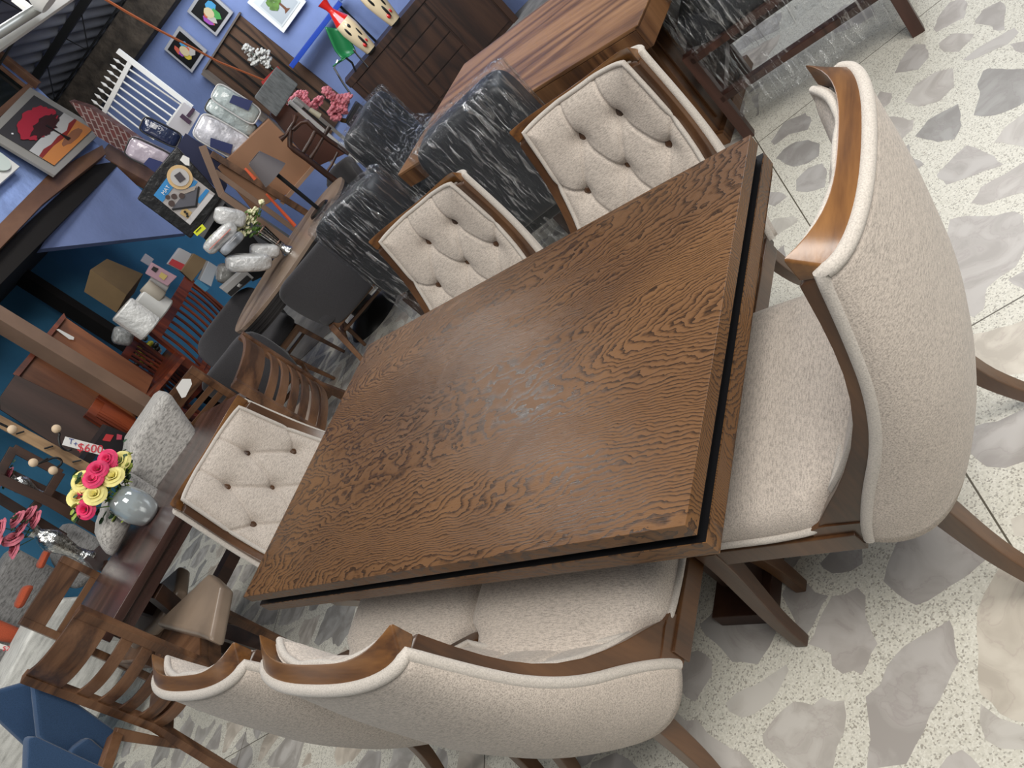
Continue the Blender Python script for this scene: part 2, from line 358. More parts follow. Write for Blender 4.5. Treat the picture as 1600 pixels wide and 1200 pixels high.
TANB = plain('tan_laminate', (.27, .135, .07), .5, noise=.12, nscale=3)
OVALW = wood('greyish_oak_top', (.27, .20, .15), (.2, .14, .10), (.13, .09, .065), axis='X', scale=7, rough=.35)
GREYF = fabric('charcoal_fabric', (.052, .050, .054), var=.2, streak='N', bump=.2)
SLATEF = fabric('slate_fabric', (.085, .09, .10), var=.15, streak='N', bump=.2)
DKWRAP = plain('dark_grey_leatherette', (.020, .022, .026), .45)
BLUEF = fabric('navy_blue_fabric', (.035, .07, .14), var=.15, streak='N', bump=.2)
SOFAF = fabric('grey_ribbed_chenille', (.36, .345, .325), var=.42, streak='X', bump=.8, thread=120, contrast=1.3)
SOFAD = fabric('darker_grey_chenille', (.25, .245, .24), var=.4, streak='X', bump=.8, thread=120, contrast=1.3)
ORF = fabric('orange_cushion_fabric', (.42, .085, .04), var=.2, streak='N')
SATIN = plain('taupe_satin', (.25, .185, .135), .33, spec=.6, noise=.12, nscale=7)
BWALL = plain('periwinkle_blue_paint', (.19, .25, .47), .8, noise=.12, nscale=2.2, bump=.1, bscale=25)
TEAL = plain('teal_blue_paint', (.04, .18, .32), .8, noise=.14, nscale=1.6, bump=.1, bscale=25)
BEAM = wood('brown_painted_beam', (.20, .105, .062), (.15, .075, .045), (.12, .06, .037), axis='X', scale=3, rough=.5)
POSTM = plain('taupe_painted_post', (.20, .125, .085), .55, noise=.12, nscale=5)
WHITE = plain('white_paint', (.78, .77, .74), .5)
WPLAS = plain('glossy_white_plastic', (.72, .72, .70), .22, coat=.5, bump=.6, bscale=22)
SILV = plain('crackled_silver', (.62, .62, .60), .18, metal=1, noise=.5, nscale=60, bump=.8, bscale=70)
CHROME = plain('chrome', (.7, .7, .7), .12, metal=1)
DKMET = plain('dark_metal', (.02, .02, .02), .4, metal=.6)
CARD = plain('brown_cardboard', (.12, .075, .03), .8, noise=.1)
CONC = plain('grey_concrete', (.23, .215, .195), .85, noise=.3, nscale=5)
GREENL = plain('green_leaves', (.10, .20, .035), .5, noise=.4, nscale=20)
DKGREEN = plain('dark_green_leaves', (.025, .07, .03), .5, noise=.4, nscale=20)
LIME = plain('lime_leaves', (.30, .38, .06), .5, noise=.3, nscale=20)
PINK = plain('hot_pink_petals', (.72, .03, .13), .55, noise=.25, nscale=30)
YELL = plain('pale_yellow_petals', (.83, .74, .26), .55, noise=.15, nscale=30)
CREAMP = plain('cream_petals', (.82, .80, .52), .6, noise=.1)
DUSTY = plain('dusty_pink_petals', (.56, .15, .20), .55, noise=.3, nscale=40)
BLOSS = plain('blossom_pink', (.75, .25, .30), .6, noise=.25, nscale=40)
WBLOS = plain('grey_white_blossom', (.48, .46, .42), .7, noise=.2, nscale=30)
OPAL = plain('iridescent_glass', (.50, .56, .57), .08, metal=.35, coat=1, noise=.2, nscale=4)
# ------------------------------------------------------------------ END PRELUDE
# ------------------------------------------------------------------ floor
def build_floor():
    TER, MAR = floor_mats()
    Z2 = lambda L: [(1000+.375*x, .375*y) for x, y in L]
    Z3 = lambda L: [(1100+.41667*x, 400+.41667*y) for x, y in L]
    Z4 = lambda L: [(1000+.375*x, 800+.375*y) for x, y in L]
    S = [
     (.5, Z2([(1290,10),(1345,-10),(1365,20),(1350,75),(1290,105),(1235,135),(1222,120),(1250,60)])),
     (.4, Z2([(1395,85),(1430,40),(1500,5),(1525,30),(1520,125),(1490,128),(1450,105),(1398,98)])),
     (.6, Z2([(1245,180),(1300,140),(1395,140),(1380,165),(1330,215),(1265,215),(1248,200)])),
     (.45, Z2([(1345,250),(1400,205),(1560,115),(1578,135),(1530,185),(1440,225),(1370,252)])),
     (.4, Z2([(1140,185),(1190,185),(1202,240),(1160,290),(1060,305),(1080,260),(1110,215)])),
     (.6, Z2([(1100,425),(1150,350),(1230,300),(1305,285),(1310,360),(1250,420),(1160,445)])),
     (.05, Z2([(1390,480),(1415,400),(1405,350),(1430,295),(1450,285),(1640,290),(1640,410),(1560,450),(1480,480),(1430,485)])),
     (.05, Z2([(1145,568),(1200,500),(1325,432),(1340,520),(1310,580),(1240,592),(1170,575)])),
     (.6, Z2([(1475,595),(1520,530),(1640,440),(1640,620),(1530,600)])),
     (.6, Z2([(1015,490),(1060,485),(1140,500),(1135,540),(1080,590),(1045,600),(1020,560)])),
     (.42, Z2([(1235,730),(1310,650),(1360,605),(1400,615),(1450,640),(1515,685),(1440,710),(1350,745),(1275,770),(1245,745)])),
     (.55, Z2([(1380,845),(1420,780),(1470,750),(1560,700),(1640,660),(1640,790),(1560,810),(1500,830),(1430,855)])),
     (.45, [(1463,382),(1480,364),(1484,343),(1510,337),(1555,337),(1585,330),(1599,337),(1602,386),(1587,417),(1562,433),(1542,450),(1537,483),(1521,496),(1506,487),(1487,462),(1491,425),(1468,405)]),
     (.05, Z2([(1110,790),(1165,750),(1180,800),(1180,850),(1150,880),(1125,860)])),
     (.6, Z2([(1160,960),(1255,880),(1240,950),(1200,1010)])),
     (.1, Z2([(565,660),(600,620),(650,590),(700,582),(750,600),(745,650),(700,680),(640,695),(600,680)])),
     (.25, Z2([(650,750),(700,700),(760,680),(780,720),(770,780),(700,800),(650,795)])),
     (.8, Z2([(520,960),(560,910),(640,900),(660,920),(600,960),(520,1010)])),
     (.2, Z2([(550,1060),(600,1020),(610,1080),(590,1120),(560,1110)])),
     (.3, Z2([(1070,650),(1120,600),(1130,650),(1185,685),(1130,720),(1090,740)])),
     (.35, Z2([(530,800),(580,800),(612,820),(560,860),(535,850)])),
     (.2, Z2([(545,590),(600,510),(690,470),(715,500),(700,540),(620,560),(560,605)])),
     (.4, Z2([(1540,185),(1640,165),(1640,225),(1560,210)])),
     (.5, Z2([(790,80),(850,20),(960,10),(980,60),(900,110),(810,140)])),
     (.55, Z2([(970,430),(1000,380),(1050,390),(1040,430),(1000,460)])),
     (.4, [(1575,437),(1610,418),(1610,458),(1583,444)]),
     (.9, Z3([(945,320),(1020,290),(1150,260),(1240,225),(1240,430),(1100,450),(1010,475),(985,420),(975,370)])),
     (.35, Z3([(1010,640),(1100,620),(1240,560),(1240,760),(1130,795),(1060,790),(1000,740),(1000,680)])),
     (.35, Z4([(1060,150),(1090,90),(1130,65),(1240,30),(1300,20),(1400,100),(1450,150),(1440,200),(1370,260),(1290,310),(1200,370),(1150,388),(1070,340),(1015,290),(1030,220)])),
     (.15, Z4([(750,215),(800,160),(925,150),(928,215),(880,245),(800,255),(765,235)])),
     (.3, Z3([(190,300),(250,240),(320,228),(310,290),(260,300)])),
     (.2, Z4([(248,470),(320,400),(420,370),(490,390),(530,450),(568,500),(540,560),(490,635),(430,625),(385,625),(340,570),(270,510)])),
     (.25, Z4([(590,345),(610,310),(660,285),(700,300),(730,335),(785,350),(740,430),(690,520),(660,490),(620,400)])),
     (.5, Z4([(700,550),(760,420),(800,350),(850,345),(905,315),(940,350),(938,430),(965,500),(990,550),(950,630),(925,678),(890,660),(845,675),(800,640),(795,590),(760,570)])),
     (.7, Z4([(358,795),(400,755),(500,710),(610,635),(620,660),(590,720),(545,790),(480,840),(425,858),(370,830)])),
     (.65, Z4([(510,930),(560,860),(640,790),(720,805),(760,770),(800,790),(850,785),(860,850),(850,920),(820,980),(800,1090),(640,1090),(560,1010),(515,970)])),
     (.4, Z4([(940,770),(1000,720),(1030,640),(1100,560),(1200,500),(1290,450),(1310,540),(1320,600),(1330,620),(1280,720),(1210,840),(1180,920),(1130,1010),(1110,1050),(945,1080),(960,950),(950,850)])),
     (.9, Z4([(1405,410),(1440,330),(1480,260),(1520,200),(1640,290),(1640,880),(1560,870),(1500,840),(1420,760),(1410,600)])),
     (.7, Z4([(1420,800),(1500,860),(1640,910),(1640,990),(1500,985),(1440,950),(1415,870)])),
     (.5, Z4([(1230,1090),(1280,1020),(1340,990),(1380,1020),(1440,1090)])),
     (.45, Z4([(145,700),(160,640),(200,590),(240,575),(300,620),(300,680),(260,740),(230,790),(190,770)])),
     (.6, Z4([(50,850),(90,820),(130,825),(190,870),(240,865),(280,920),(340,960),(420,1000),(500,1090),(230,1090),(130,950)])),
     (.2, Z4([(510,220),(560,200),(670,180),(650,220),(600,265),(540,240)])),
     (.85, Z4([(1545,30),(1640,-10),(1640,100),(1560,100)])),
     (.3, [(925,1191),(960,1176),(983,1187),(1005,1205),(920,1205)]),
    ]
    rnd = random.Random(3)
    V = []; Fc = []; loose = []; tone = []; mi = []
    def poly(P, l, t, m):
        n = len(V); V.extend(P); Fc.append(list(range(n, n+len(P)))); loose.append(l); tone.append(t); mi.append(m)
    poly([(-4, -4, 0), (13, -4, 0), (13, 13, 0), (-4, 13, 0)], 1, 0, 0)
    patch = [at(x, y, .0002) for x, y in ((1185,150),(1250,-30),(1680,-30),(1680,1260),(960,1260),(960,1120),(1010,860),(1180,480),(1190,300))]
    poly(patch, 0, 0, 0)
    def rough(P):
        out = []
        for i in range(len(P)):
            a = Vector(P[i]); b = Vector(P[(i+1) % len(P)]); d = b-a; n = max(1, int(d.length/.022))
            for k in range(n):
                q = a+d*(k/n)
                if k: q += Vector((rnd.uniform(-1, 1), rnd.uniform(-1, 1), 0))*.0035
                out.append(q)
        return out
    for t, P in S: poly(rough([at(x, y, .0005) for x, y in P]), 0, t, 1)
    me = bpy.data.meshes.new('floor'); me.from_pydata([tuple(v) for v in V], [], Fc)
    me.materials.append(TER); me.materials.append(MAR)
    a = me.attributes.new('loose', 'FLOAT', 'FACE'); b = me.attributes.new('tone', 'FLOAT', 'FACE')
    for i in range(len(Fc)): a.data[i].value = loose[i]; b.data[i].value = tone[i]; me.polygons[i].material_index = mi[i]
    bm = bmesh.new(); bm.from_mesh(me)
    for f in bm.faces:
        if f.normal.z < 0: f.normal_flip()
    bm.to_mesh(me); bm.free()
    o = bpy.data.objects.new('floor', me); COL.objects.link(o); struct(o)
build_floor()

# ------------------------------------------------------------------ the big dining table
def dining_table():
    t = thing('dining_table', 'large dark oak dining table with a black grooved edge, amid beige chairs', 'table', (0, 0, 0))
    X, Y = .5, .8035
    MB().box((0, 0, .7435), (2*X, 2*Y, .033)).build('tabletop', OAK, t, bevel=.0015)
    MB().box((0, 0, .7145), (2*X-.034, 2*Y-.034, .027)).box((0, 0, .7022), (2*X-.004, 2*Y-.004, .0016)).build('recessed_band', BLACK, t)
    m = MB()
    for s in (-1, 1):
        m.box((s*(X-.0225), 0, .683), (.045, 2*Y, .038)); m.box((0, s*(Y-.0225), .683), (2*X-.09, .045, .038))
    m.build('lower_frame', OAK, t, bevel=.0015)
    for s in (-1, 1):
        MB().box((0, s*.42, .355), (.46, .11, .61)).build('pedestal', DWOOD, t, bevel=.004)
        MB().box((0, s*.42, .025), (.62, .16, .05)).build('foot', DWOOD, t, bevel=.004)
    MB().box((0, 0, .12), (.06, .73, .08)).build('stretcher', DWOOD, t, bevel=.003)
dining_table()

# ------------------------------------------------------------------ tufted chairs
YE = [(1.01,-.291),(.93,-.283),(.835,-.272),(.74,-.25),(.65,-.211),(.547,-.133),(.451,-.035),(.40,-.02)]
YP = [(1.0,-.318),(.915,-.305),(.82,-.288),(.73,-.268),(.628,-.228),(.515,-.156),(.407,-.102),(.30,-.085)]
YC = [(1.0,-.382),(.8,-.378),(.6,-.358),(.45,-.318),(.33,-.262),(.25,-.2)]
def interp(T, z):
    for (z1, y1), (z0, y0) in zip(T, T[1:]):
        if z >= z0: k = (z-z0)/(z1-z0); return y0+(y1-y0)*min(k, 1)
    return T[-1][1]
def smooth_interp(T, z):
    return sum(interp(T, z+d) for d in (-.04, -.02, 0, .02, .04))/5
def HW(z): return .222+max(0, min(1, (1.01-z)/.56))*.068
def tufted_chair():
    t = thing('tufted_dining_chair', 'x', 'chair', (0, 0, 0))
    # outer shell
    def sh(u, v):
        u = u*2-1; zb = .402-.075*(1-abs(u)**2.4); z = zb+(.958-zb)*v
        th = u*pi/2; hw = HW(z)+.004
        x = hw*math.copysign(abs(sin(th))**.85, u); ye = smooth_interp(YP, z)-.011; yc = smooth_interp(YC, z)
        return Vector((x, ye+(yc-ye)*cos(th)**.9 if abs(u) < .999 else ye, z))
    m = MB(); m.grid(sh, 36, 30); m.build('back_shell', LINENB, t, solid=.014, smooth=60)
    loop = [sh(0, k/24) for k in range(24)]+[sh(k/32, 1)+Vector((0, -.001, .003)) for k in range(33)]+[sh(1, 1-k/24) for k in range(1, 25)]
    MB().tube(loop, .011, 12).build('shell_piping', PIPE, t)
    # top rail, bowed
    def rail(u, back, z):
        x = u*(HW(1.0)+.006)
        f = -.290-.056*(1-abs(u)**4); b = -.330-.050*(1-abs(u)**2.353)**.45
        if z > .99: z = 1.003-.018*(1-u*u) if not back else .966
        return Vector((x, b if back else f, z))
    m = MB(); n = 24; vs = []; fs = []
    for i in range(n+1):
        u = i/n*2-1
        vs += [rail(u, 0, .955), rail(u, 0, 1.003), rail(u, 1, 1.003), rail(u, 1, .945)]
    for i in range(n):
        for k in range(4): fs.append((i*4+k, i*4+(k+1) % 4, i*4+4+(k+1) % 4, i*4+4+k))
    fs += [(0,1,2,3), (n*4+3, n*4+2, n*4+1, n*4)]
    m.add(vs, fs).build('top_rail', WALNX, t, bevel=.004)
    # stiles
    for s in (-1, 1):
        P = []; zs = [1.003, .95, .93, .88, .83, .78, .73, .68, .63, .58, .54, .50, .47, .44, .41]
        vs = []; fs = []
        for z in zs:
            yf = smooth_interp(YE, z) if z < .99 else -.300
            yb = smooth_interp(YP, z)-.004
            if z < .56: yb = yb-.0
            xo = s*HW(z); xi = s*(HW(z)-(.034 if z > .6 else .034+.25*(.6-z)*.2))
            yf2 = yf
            zb_ = z if z < .99 else .955; z = z if z < .99 else .957
            vs += [(xo, yf2, z), (xi, yf2-.012, z), (xi, yb-.004, zb_), (xo, yb, zb_)]
        for i in range(len(zs)-1):
            for k in range(4): fs.append((i*4+k, i*4+(k+1) % 4, i*4+4+(k+1) % 4, i*4+4+k))
        e = (len(zs)-1)*4; fs += [(0,1,2,3), (e+3, e+2, e+1, e)]
        MB().add(vs, fs).build('back_stile', WALN, t, bevel=.003)
    # tufted cushion
    B = [(.33,.74),(.67,.74),(.16,.455),(.5,.455),(.84,.455),(.33,.2),(.67,.2)]
    seg = []
    for bx, by in B[:2]: seg.append(((bx, 1.0), (bx, by)))
    L = [(0,2),(0,3),(1,3),(1,4),(2,5),(3,5),(3,6),(4,6)]
    for i, j in L: seg.append((B[i], B[j]))
    for bx, by in B[5:]: seg.append(((bx, by), (bx, 0)))
    seg += [((0, .60), B[2]), ((1, .60), B[4])]
    def dseg(p, a, b):
        ax, ay = a; bx, by = b; dx, dy = bx-ax, by-ay; k = max(0, min(1, ((p[0]-ax)*dx+(p[1]-ay)*dy)/(dx*dx+dy*dy)))
        return math.hypot(p[0]-ax-k*dx, p[1]-ay-k*dy)
    def cush(s, q, off=0):
        z = .50+(.976-.50)*q; hw = HW(z)-.032; u = s*2-1
        yf = smooth_interp(YE, z)-.014-.050*(1-abs(u)**3.4)*min(1, .35+.65*q)
        px = s*.40; py = q*.448
        e = min(s, 1-s)*.40; e2 = min(q, 1-q)*.448
        bulge = .040*(1-math.exp(-(min(e, e2)/.020)))*(.2+.8*min(1, q/.45))
        d = bulge
        for bx, by in B:
            r = math.hypot(px-bx*.40, py-by*.448); d -= .024*math.exp(-(r/.024)**1.3)
        for a, b in seg:
            r = dseg((px, py), (a[0]*.40, a[1]*.448), (b[0]*.40, b[1]*.448)); d -= .0075*math.exp(-(r/.0052)**2)+.004*math.exp(-(r/.028)**2)
        return Vector((u*hw, yf+d+off, z))
    MB().grid(cush, 112, 124).build('back_cushion', LINEN, t, smooth=75)
    MB().grid(lambda a, b: Vector((cush(a, b).x*1.02, smooth_interp(YE, .5+.448*b)-.03-.048*(1-abs(2*a-1)**3.4)*min(1, .35+.65*b), .492+.468*b)), 20, 16).build('back_panel', LINEN, t, solid=.006)
    ring = [(k/20, 1) for k in range(21)]+[(1, 1-k/20) for k in range(1, 21)]+[(1-k/20, 0) for k in range(1, 21)]+[(0, k/20) for k in range(1, 20)]
    MB().tube([cush(a*.985+.0075, b*.985+.0075)+Vector((0, .004, 0)) for a, b in ring], .0075, 12, closed=True).build('cushion_piping', PIPE, t)
    for bx, by in B:
        p = cush(bx, by); r = .0205; p.y += .018
        vs = [p+Vector((r, 0, 0)), p+Vector((0, 0, r)), p+Vector((-r, 0, 0)), p+Vector((0, 0, -r))]
        vs += [v*1 for v in vs]
        vs = vs[:4]+[p+Vector((r*.8, .006, 0)), p+Vector((0, .006, r*.8)), p+Vector((-r*.8, .006, 0)), p+Vector((0, .006, -r*.8)), p+Vector((0, .011, 0))]
        MB().add(vs, [(0,1,5,4),(1,2,6,5),(2,3,7,6),(3,0,4,7),(4,5,8),(5,6,8),(6,7,8),(7,4,8),(3,2,1,0)]).build('wooden_button', WALN, t, smooth=0)
    # seat
    def prof(y):
        return .262+(.296-.262)*min(1, max(0, (y+.22)/.3)) if y < .08 else .296-.006*(y-.08)
    def outline(ins):
        P = []
        yr = -.03
        P += [(-.285+ins, yr-.02), (-.292+ins, .05), (-.29+ins, .225)]
        P += [(-.27+ins, .25-ins), (0, .262-ins), (.27-ins, .25-ins)]
        P += [(.29-ins, .225), (.292-ins, .05), (.285-ins, yr-.02), (.24-ins, yr-.035), (.22-ins, -.20+ins), (0, -.26+ins), (-.22+ins, -.20+ins), (-.24+ins, yr-.035)]
        return P
    def ringpts(ins, z, n=96):
        P = [Vector((x, y, 0)) for x, y in outline(ins)]; out = []; m_ = len(P)
        tot = sum((P[(i+1) % m_]-P[i]).length for i in range(m_)); acc = 0; i = 0; a = 0
        for k in range(n):
            d = tot*k/n
            while acc+(P[(i+1) % m_]-P[i]).length < d: acc += (P[(i+1) % m_]-P[i]).length; i += 1
            q = P[i]+(P[(i+1) % m_]-P[i]).normalized()*(d-acc); out.append(Vector((q.x, q.y, z)))
        for _ in range(2): out = [(out[k-1]+out[k]*2+out[(k+1) % n])/4 for k in range(n)]
        return out
    n = 96; rings = [ringpts(.004, .425), ringpts(0, .437), ringpts(0, .455), ringpts(.004, .478), ringpts(.016, .496), ringpts(.04, .507), ringpts(.09, .515), ringpts(.15, .519)]
    # centre cap by shrinking
    last = rings[-1]; c = Vector((0, .02, .521)); rings.append([c+(v-c)*.5 for v in last]); rings.append([c+(v-c)*.02 for v in last])
    vs = [v for r in rings for v in r]; fs = []
    for i in range(len(rings)-1):
        for k in range(n): fs.append((i*n+k, i*n+(k+1) % n, (i+1)*n+(k+1) % n, (i+1)*n+k))
    fs.append(list(range(n))[::-1]); fs.append([(len(rings)-1)*n+k for k in range(n)])
    MB().add(vs, fs).build('seat', LINEN, t, smooth=60)
    MB().tube(ringpts(-.003, .441), .0075, 12, closed=True).build('seat_piping', PIPE, t)
    # rails
    for s in (-1, 1):
        MB().box((s*.280, .065, .398), (.036, .33, .052)).build('side_rail', WALN, t, bevel=.003)
        MB().prism([(s*.262, -.13, .45), (s*.262, -.12, .385), (s*.262, -.01, .376), (s*.262, -.03, .448), (s*.262, -.06, .455)], (s*.030, 0, 0)).build('corner_block', WALN, t, bevel=.0)
        # front sabre leg
        pts = [(s*.277, .215, .424), (s*.279, .222, .33), (s*.283, .238, .20), (s*.292, .243, .10), (s*.302, .236, 0)]
        MB().bar(smoothp(pts), .044, .046, side=(1,0,0), taper=[1.12-.46*k/16 for k in range(17)]).build('front_leg', WALN, t, bevel=.004)
        # rear leg
        pts = [(s*.200, -.19, .42), (s*.202, -.205, .30), (s*.212, -.238, .15), (s*.232, -.305, 0)]
        MB().bar(smoothp(pts), .040, .046, side=(1,0,0), taper=[1.15-.45*k/16 for k in range(17)]).build('rear_leg', WALN, t, bevel=.004)
    MB().box((0, .232, .398), (.56, .034, .052)).build('front_rail', WALN, t, bevel=.003)
    MB().box((0, -.15, .385), (.50, .03, .05)).build('rear_rail', WALN, t, bevel=.003)
    return t
def smoothp(P, n=16):
    P = [Vector(p) for p in P]; out = []
    for k in range(n+1):
        t = k/n*(len(P)-1); i = min(int(t), len(P)-2); f = t-i
        p0 = P[max(i-1, 0)]; p1 = P[i]; p2 = P[i+1]; p3 = P[min(i+2, len(P)-1)]
        out.append(.5*((2*p1)+(p2-p0)*f+(2*p0-5*p1+4*p2-p3)*f*f+(-p0+3*p1-3*p2+p3)*f**3))
    return out
ch = tufted_chair(); G = 'beige tufted dining chairs around the oak table'
ch.location = (-.055, -.80, 0); ch['group'] = G
ch['label'] = 'beige tufted dining chair at the near end of the oak table, right side'
dup(ch, (-.457, -.25, 0), RAD(-90), 'beige tufted dining chair on the left long side, nearest the table corner, seen from behind', G)
dup(ch, (-.477, .322, 0), RAD(-88), 'beige tufted dining chair on the left long side, half hidden behind its nearer neighbour', G)
dup(ch, (.482, -.335, 0), RAD(88.5), 'beige tufted dining chair facing us beside the striped walnut table end, upper right', G)
dup(ch, (.470, .345, 0), RAD(99), 'beige tufted dining chair facing us, in front of the film-wrapped seats', G)
dup(ch, (-.05, .865, 0), RAD(175), 'beige tufted dining chair at the far end of the oak table beside the rose vase', G)

# ================================================================== room shell
E1 = azv(65); E2 = azv(-25)
CG = Vector((CAM.x, CAM.y, 0))
def R(a, b, z): return CG+E1*a+E2*b+Vector((0, 0, z))       # metres from the viewpoint along the room's two axes
def slab(pix, D, az, th, name, mat, parent=None, bevel=0, smooth=40, m=None):
    P = [F(x, y, D, az) for x, y in pix]; mm = m or MB(); mm.prism(P, azv(az)*th)
    return mm if m is not None else mm.build(name, mat, parent, bevel=bevel, smooth=smooth)
def barpx(pix, D, az, w, h, m):
    return m.bar([F(x, y, D, az) for x, y in pix], w, h, side=azv(az))
def slabthing(name, label, cat, pix, D, az, th, mat, bevel=0, group=None):
    return tag(slab(pix, D, az, th, name, mat, None, bevel), label, cat, group)
def rbox(a0, a1, b0, b1, z0, z1, m=None):
    m = m or MB()
    return m.hexa([R(a0, b0, z0), R(a1, b0, z0), R(a1, b1, z0), R(a0, b1, z0)], [R(a0, b0, z1), R(a1, b0, z1), R(a1, b1, z1), R(a0, b1, z1)])

struct(rbox(9.3, 9.6, -3.0, 6.6, 0, 2.85).build('wall_far', BWALL))
struct(rbox(-1.0, 9.3, 5.5, 5.65, 0, 2.06).build('wall_left', TEAL))
struct(rbox(5.4, 9.3, -3, 6.4, .001, .004).build('floor_concrete', CONC))
ROOF = plain('dark_corrugated_sheet', (.17, .17, .19), .6, metal=.2, noise=.2, nscale=2)
RUB = plain('rough_dark_rubble', (.05, .038, .028), .95, noise=.6, nscale=8, bump=1, bscale=10)
def roofz(a): return 2.98+.14*(9.6-a)
def corr():
    m = MB(); m.grid(lambda u, v: R(4.0+6*u, -1+7.4*v, roofz(4.0+6*u)+.018*sin(v*7.4/.16*2*pi)), 24, 420); return m
struct(corr().build('ceiling', ROOF, smooth=80))
m = MB(); rbox(8.95, 9.3, -1, 6.4, 2.62, 2.98, m); struct(m.build('trim_1', RUB, bevel=.02))
for i, a in enumerate((5.2, 6.7, 8.2)):
    t = thing('roof_truss', ['black steel roof truss nearest us under the corrugated sheet', 'black steel roof truss in the middle of the three under the sheet', 'black steel roof truss furthest away, beside the rubble wall top'][i], 'truss', R(a, 2.5, roofz(a)-.25), 0, 'roof trusses')
    z = roofz(a)-.05
    MB().bar([R(a, -1, z), R(a, 6.4, z)], .07, .06).build('top_chord', DKMET, t)
    MB().tube([R(a, -1, z-.24), R(a, 6.4, z-.24)], .011, 6).build('bottom_rod', DKMET, t)
    m = MB()
    for k in range(11):
        b = -.9+k*.68; m.tube([R(a, b, z), R(a, b+.30, z-.24), R(a, b+.36, z)], .007, 5)
    m.build('web_rod', DKMET, t)

# mezzanine: parapet, brown edge beam, floor, soffit of the stair
slabm = lambda pix, D, th, name, mat, **k: struct(slab(pix, D, -25, th, name, mat, **k))
slabm([(-90,470),(163,236),(50,128),(-90,-10)], 4.42, .12, 'wall_mezzanine', plain('light_blue_stucco', (.25, .35, .66), .85, noise=.15, nscale=6, bump=.35, bscale=18))
slabm([(-90,428),(0,349),(76,272),(160,226),(166,240),(67,319),(0,389),(-90,466)], 4.38, .30, 'trim_2', BEAM, bevel=.006)
DKB = plain('shade_black_brown', (.006, .004, .003), .9)  # near-black: the shade under the mezzanine is put into the colour
a0, a1 = -1.0, 5.75
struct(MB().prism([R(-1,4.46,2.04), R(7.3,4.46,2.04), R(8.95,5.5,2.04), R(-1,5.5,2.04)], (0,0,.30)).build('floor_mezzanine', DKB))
slabm([(156,242),(170,224),(330,318),(316,332)], 4.45, .10, 'trim_3', BEAM, bevel=.006)
P = [F(157,236,4.44,-25), F(292,364,4.60,-25), F(62,389,4.56,-25)]
m = MB(); m.prism(P, E2*.05); struct(m.build('trim_4', BWALL))
# post carrying the beam
pc = F(120, 572, 4.5, -25)
struct(MB().box((pc.x, pc.y, 1.08), (.125, .125, 2.16), rz=RAD(-65)).build('trim_5', POSTM, bevel=.004))
pc = F(140, 500, 5.3, -25)
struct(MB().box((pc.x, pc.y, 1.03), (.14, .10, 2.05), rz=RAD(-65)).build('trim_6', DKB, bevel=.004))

# window over the parapet
wm = slab([(-70,60),(44,136),(8,176),(-70,235)], 4.36, -25, .02, 'window_1', plain('dark_window_glass', (.012, .016, .016), .08), None); struct(wm)
m = MB(); barpx([(-60,38),(60,134)], 4.34, -25, .07, .05, m); barpx([(-60,56),(48,142)], 4.33, -25, .03, .03, m); barpx([(46,136),(-40,212)], 4.33, -25, .05, .05, m)
m.build('window_frame', BEAM, wm, bevel=.004)
# white fascia with conduit pipe
m = MB(); barpx([(-60,108),(140,-31)], 3.9, 0, .04, .06, m); struct(m.build('trim_7', WHITE, bevel=.004))
tag(MB().tube([F(-60,88,3.8,0), F(72,5,3.8,0)], .024, 10).build('conduit_pipe', plain('galvanised_pipe', (.45,.47,.46), .4, metal=.5)), 'grey metal pipe running along the white ceiling beam in the corner', 'pipe')
m = MB(); m.lathe([(.0,-.03),(.06,-.03),(.07,0),(.05,.05),(0,.06)], F(69,-2,3.7,0)); tag(m.build('junction_box', WHITE), 'white round junction box at the end of the ceiling pipe', 'electrical box')
barpx([(22,-4),(50,18)], 4.6, 0, .04, .04, MB()).build('batten', WHITE)
o = bpy.data.objects['batten']; tag(o, 'short pale batten crossing above the ceiling pipe', 'batten')

# ------------------------------------------------------------------ things on the parapet
def framed(name, label, q, D, az, th, frame_mat, border, inner_mat, extra=None, group=None):
    """q: four pixel corners TL TR BR BL of the outer frame"""
    P = [F(x, y, D, az) for x, y in q]; c = sum(P, Vector())/4
    t = thing(name, label, 'picture', c, 0, group)
    MB().prism(P, azv(az)*th).build('frame', frame_mat, t, bevel=.004)
    n = -azv(az)
    def uv(u, v, d=.004):
        a = P[0].lerp(P[1], u); b = P[3].lerp(P[2], u); return a.lerp(b, v)+n*d
    b = border
    MB().prism([uv(b, b), uv(1-b, b), uv(1-b, 1-b), uv(b, 1-b)], n*.003).build('panel', inner_mat, t)
    if extra: extra(t, lambda u, v, d=.009: uv(b+(1-2*b)*u, b+(1-2*b)*v, d), n)
    return t
def blobpoly(uv, n, pts, name, mat, t, d=.009, th=.002):
    MB().prism([uv(u, v, d) for u, v in pts], n*th).build(name, mat, t, smooth=0)
def circ(cx, cy, r, ry=None, k=14, jit=0, rnd=random): return [(cx+(r*(1+rnd.uniform(-jit, jit)))*cos(2*pi*i/k), cy+((ry or r)*(1+rnd.uniform(-jit, jit)))*sin(2*pi*i/k)) for i in range(k)]
P_ = lambda n, c, r=.5: plain(n, c, r)
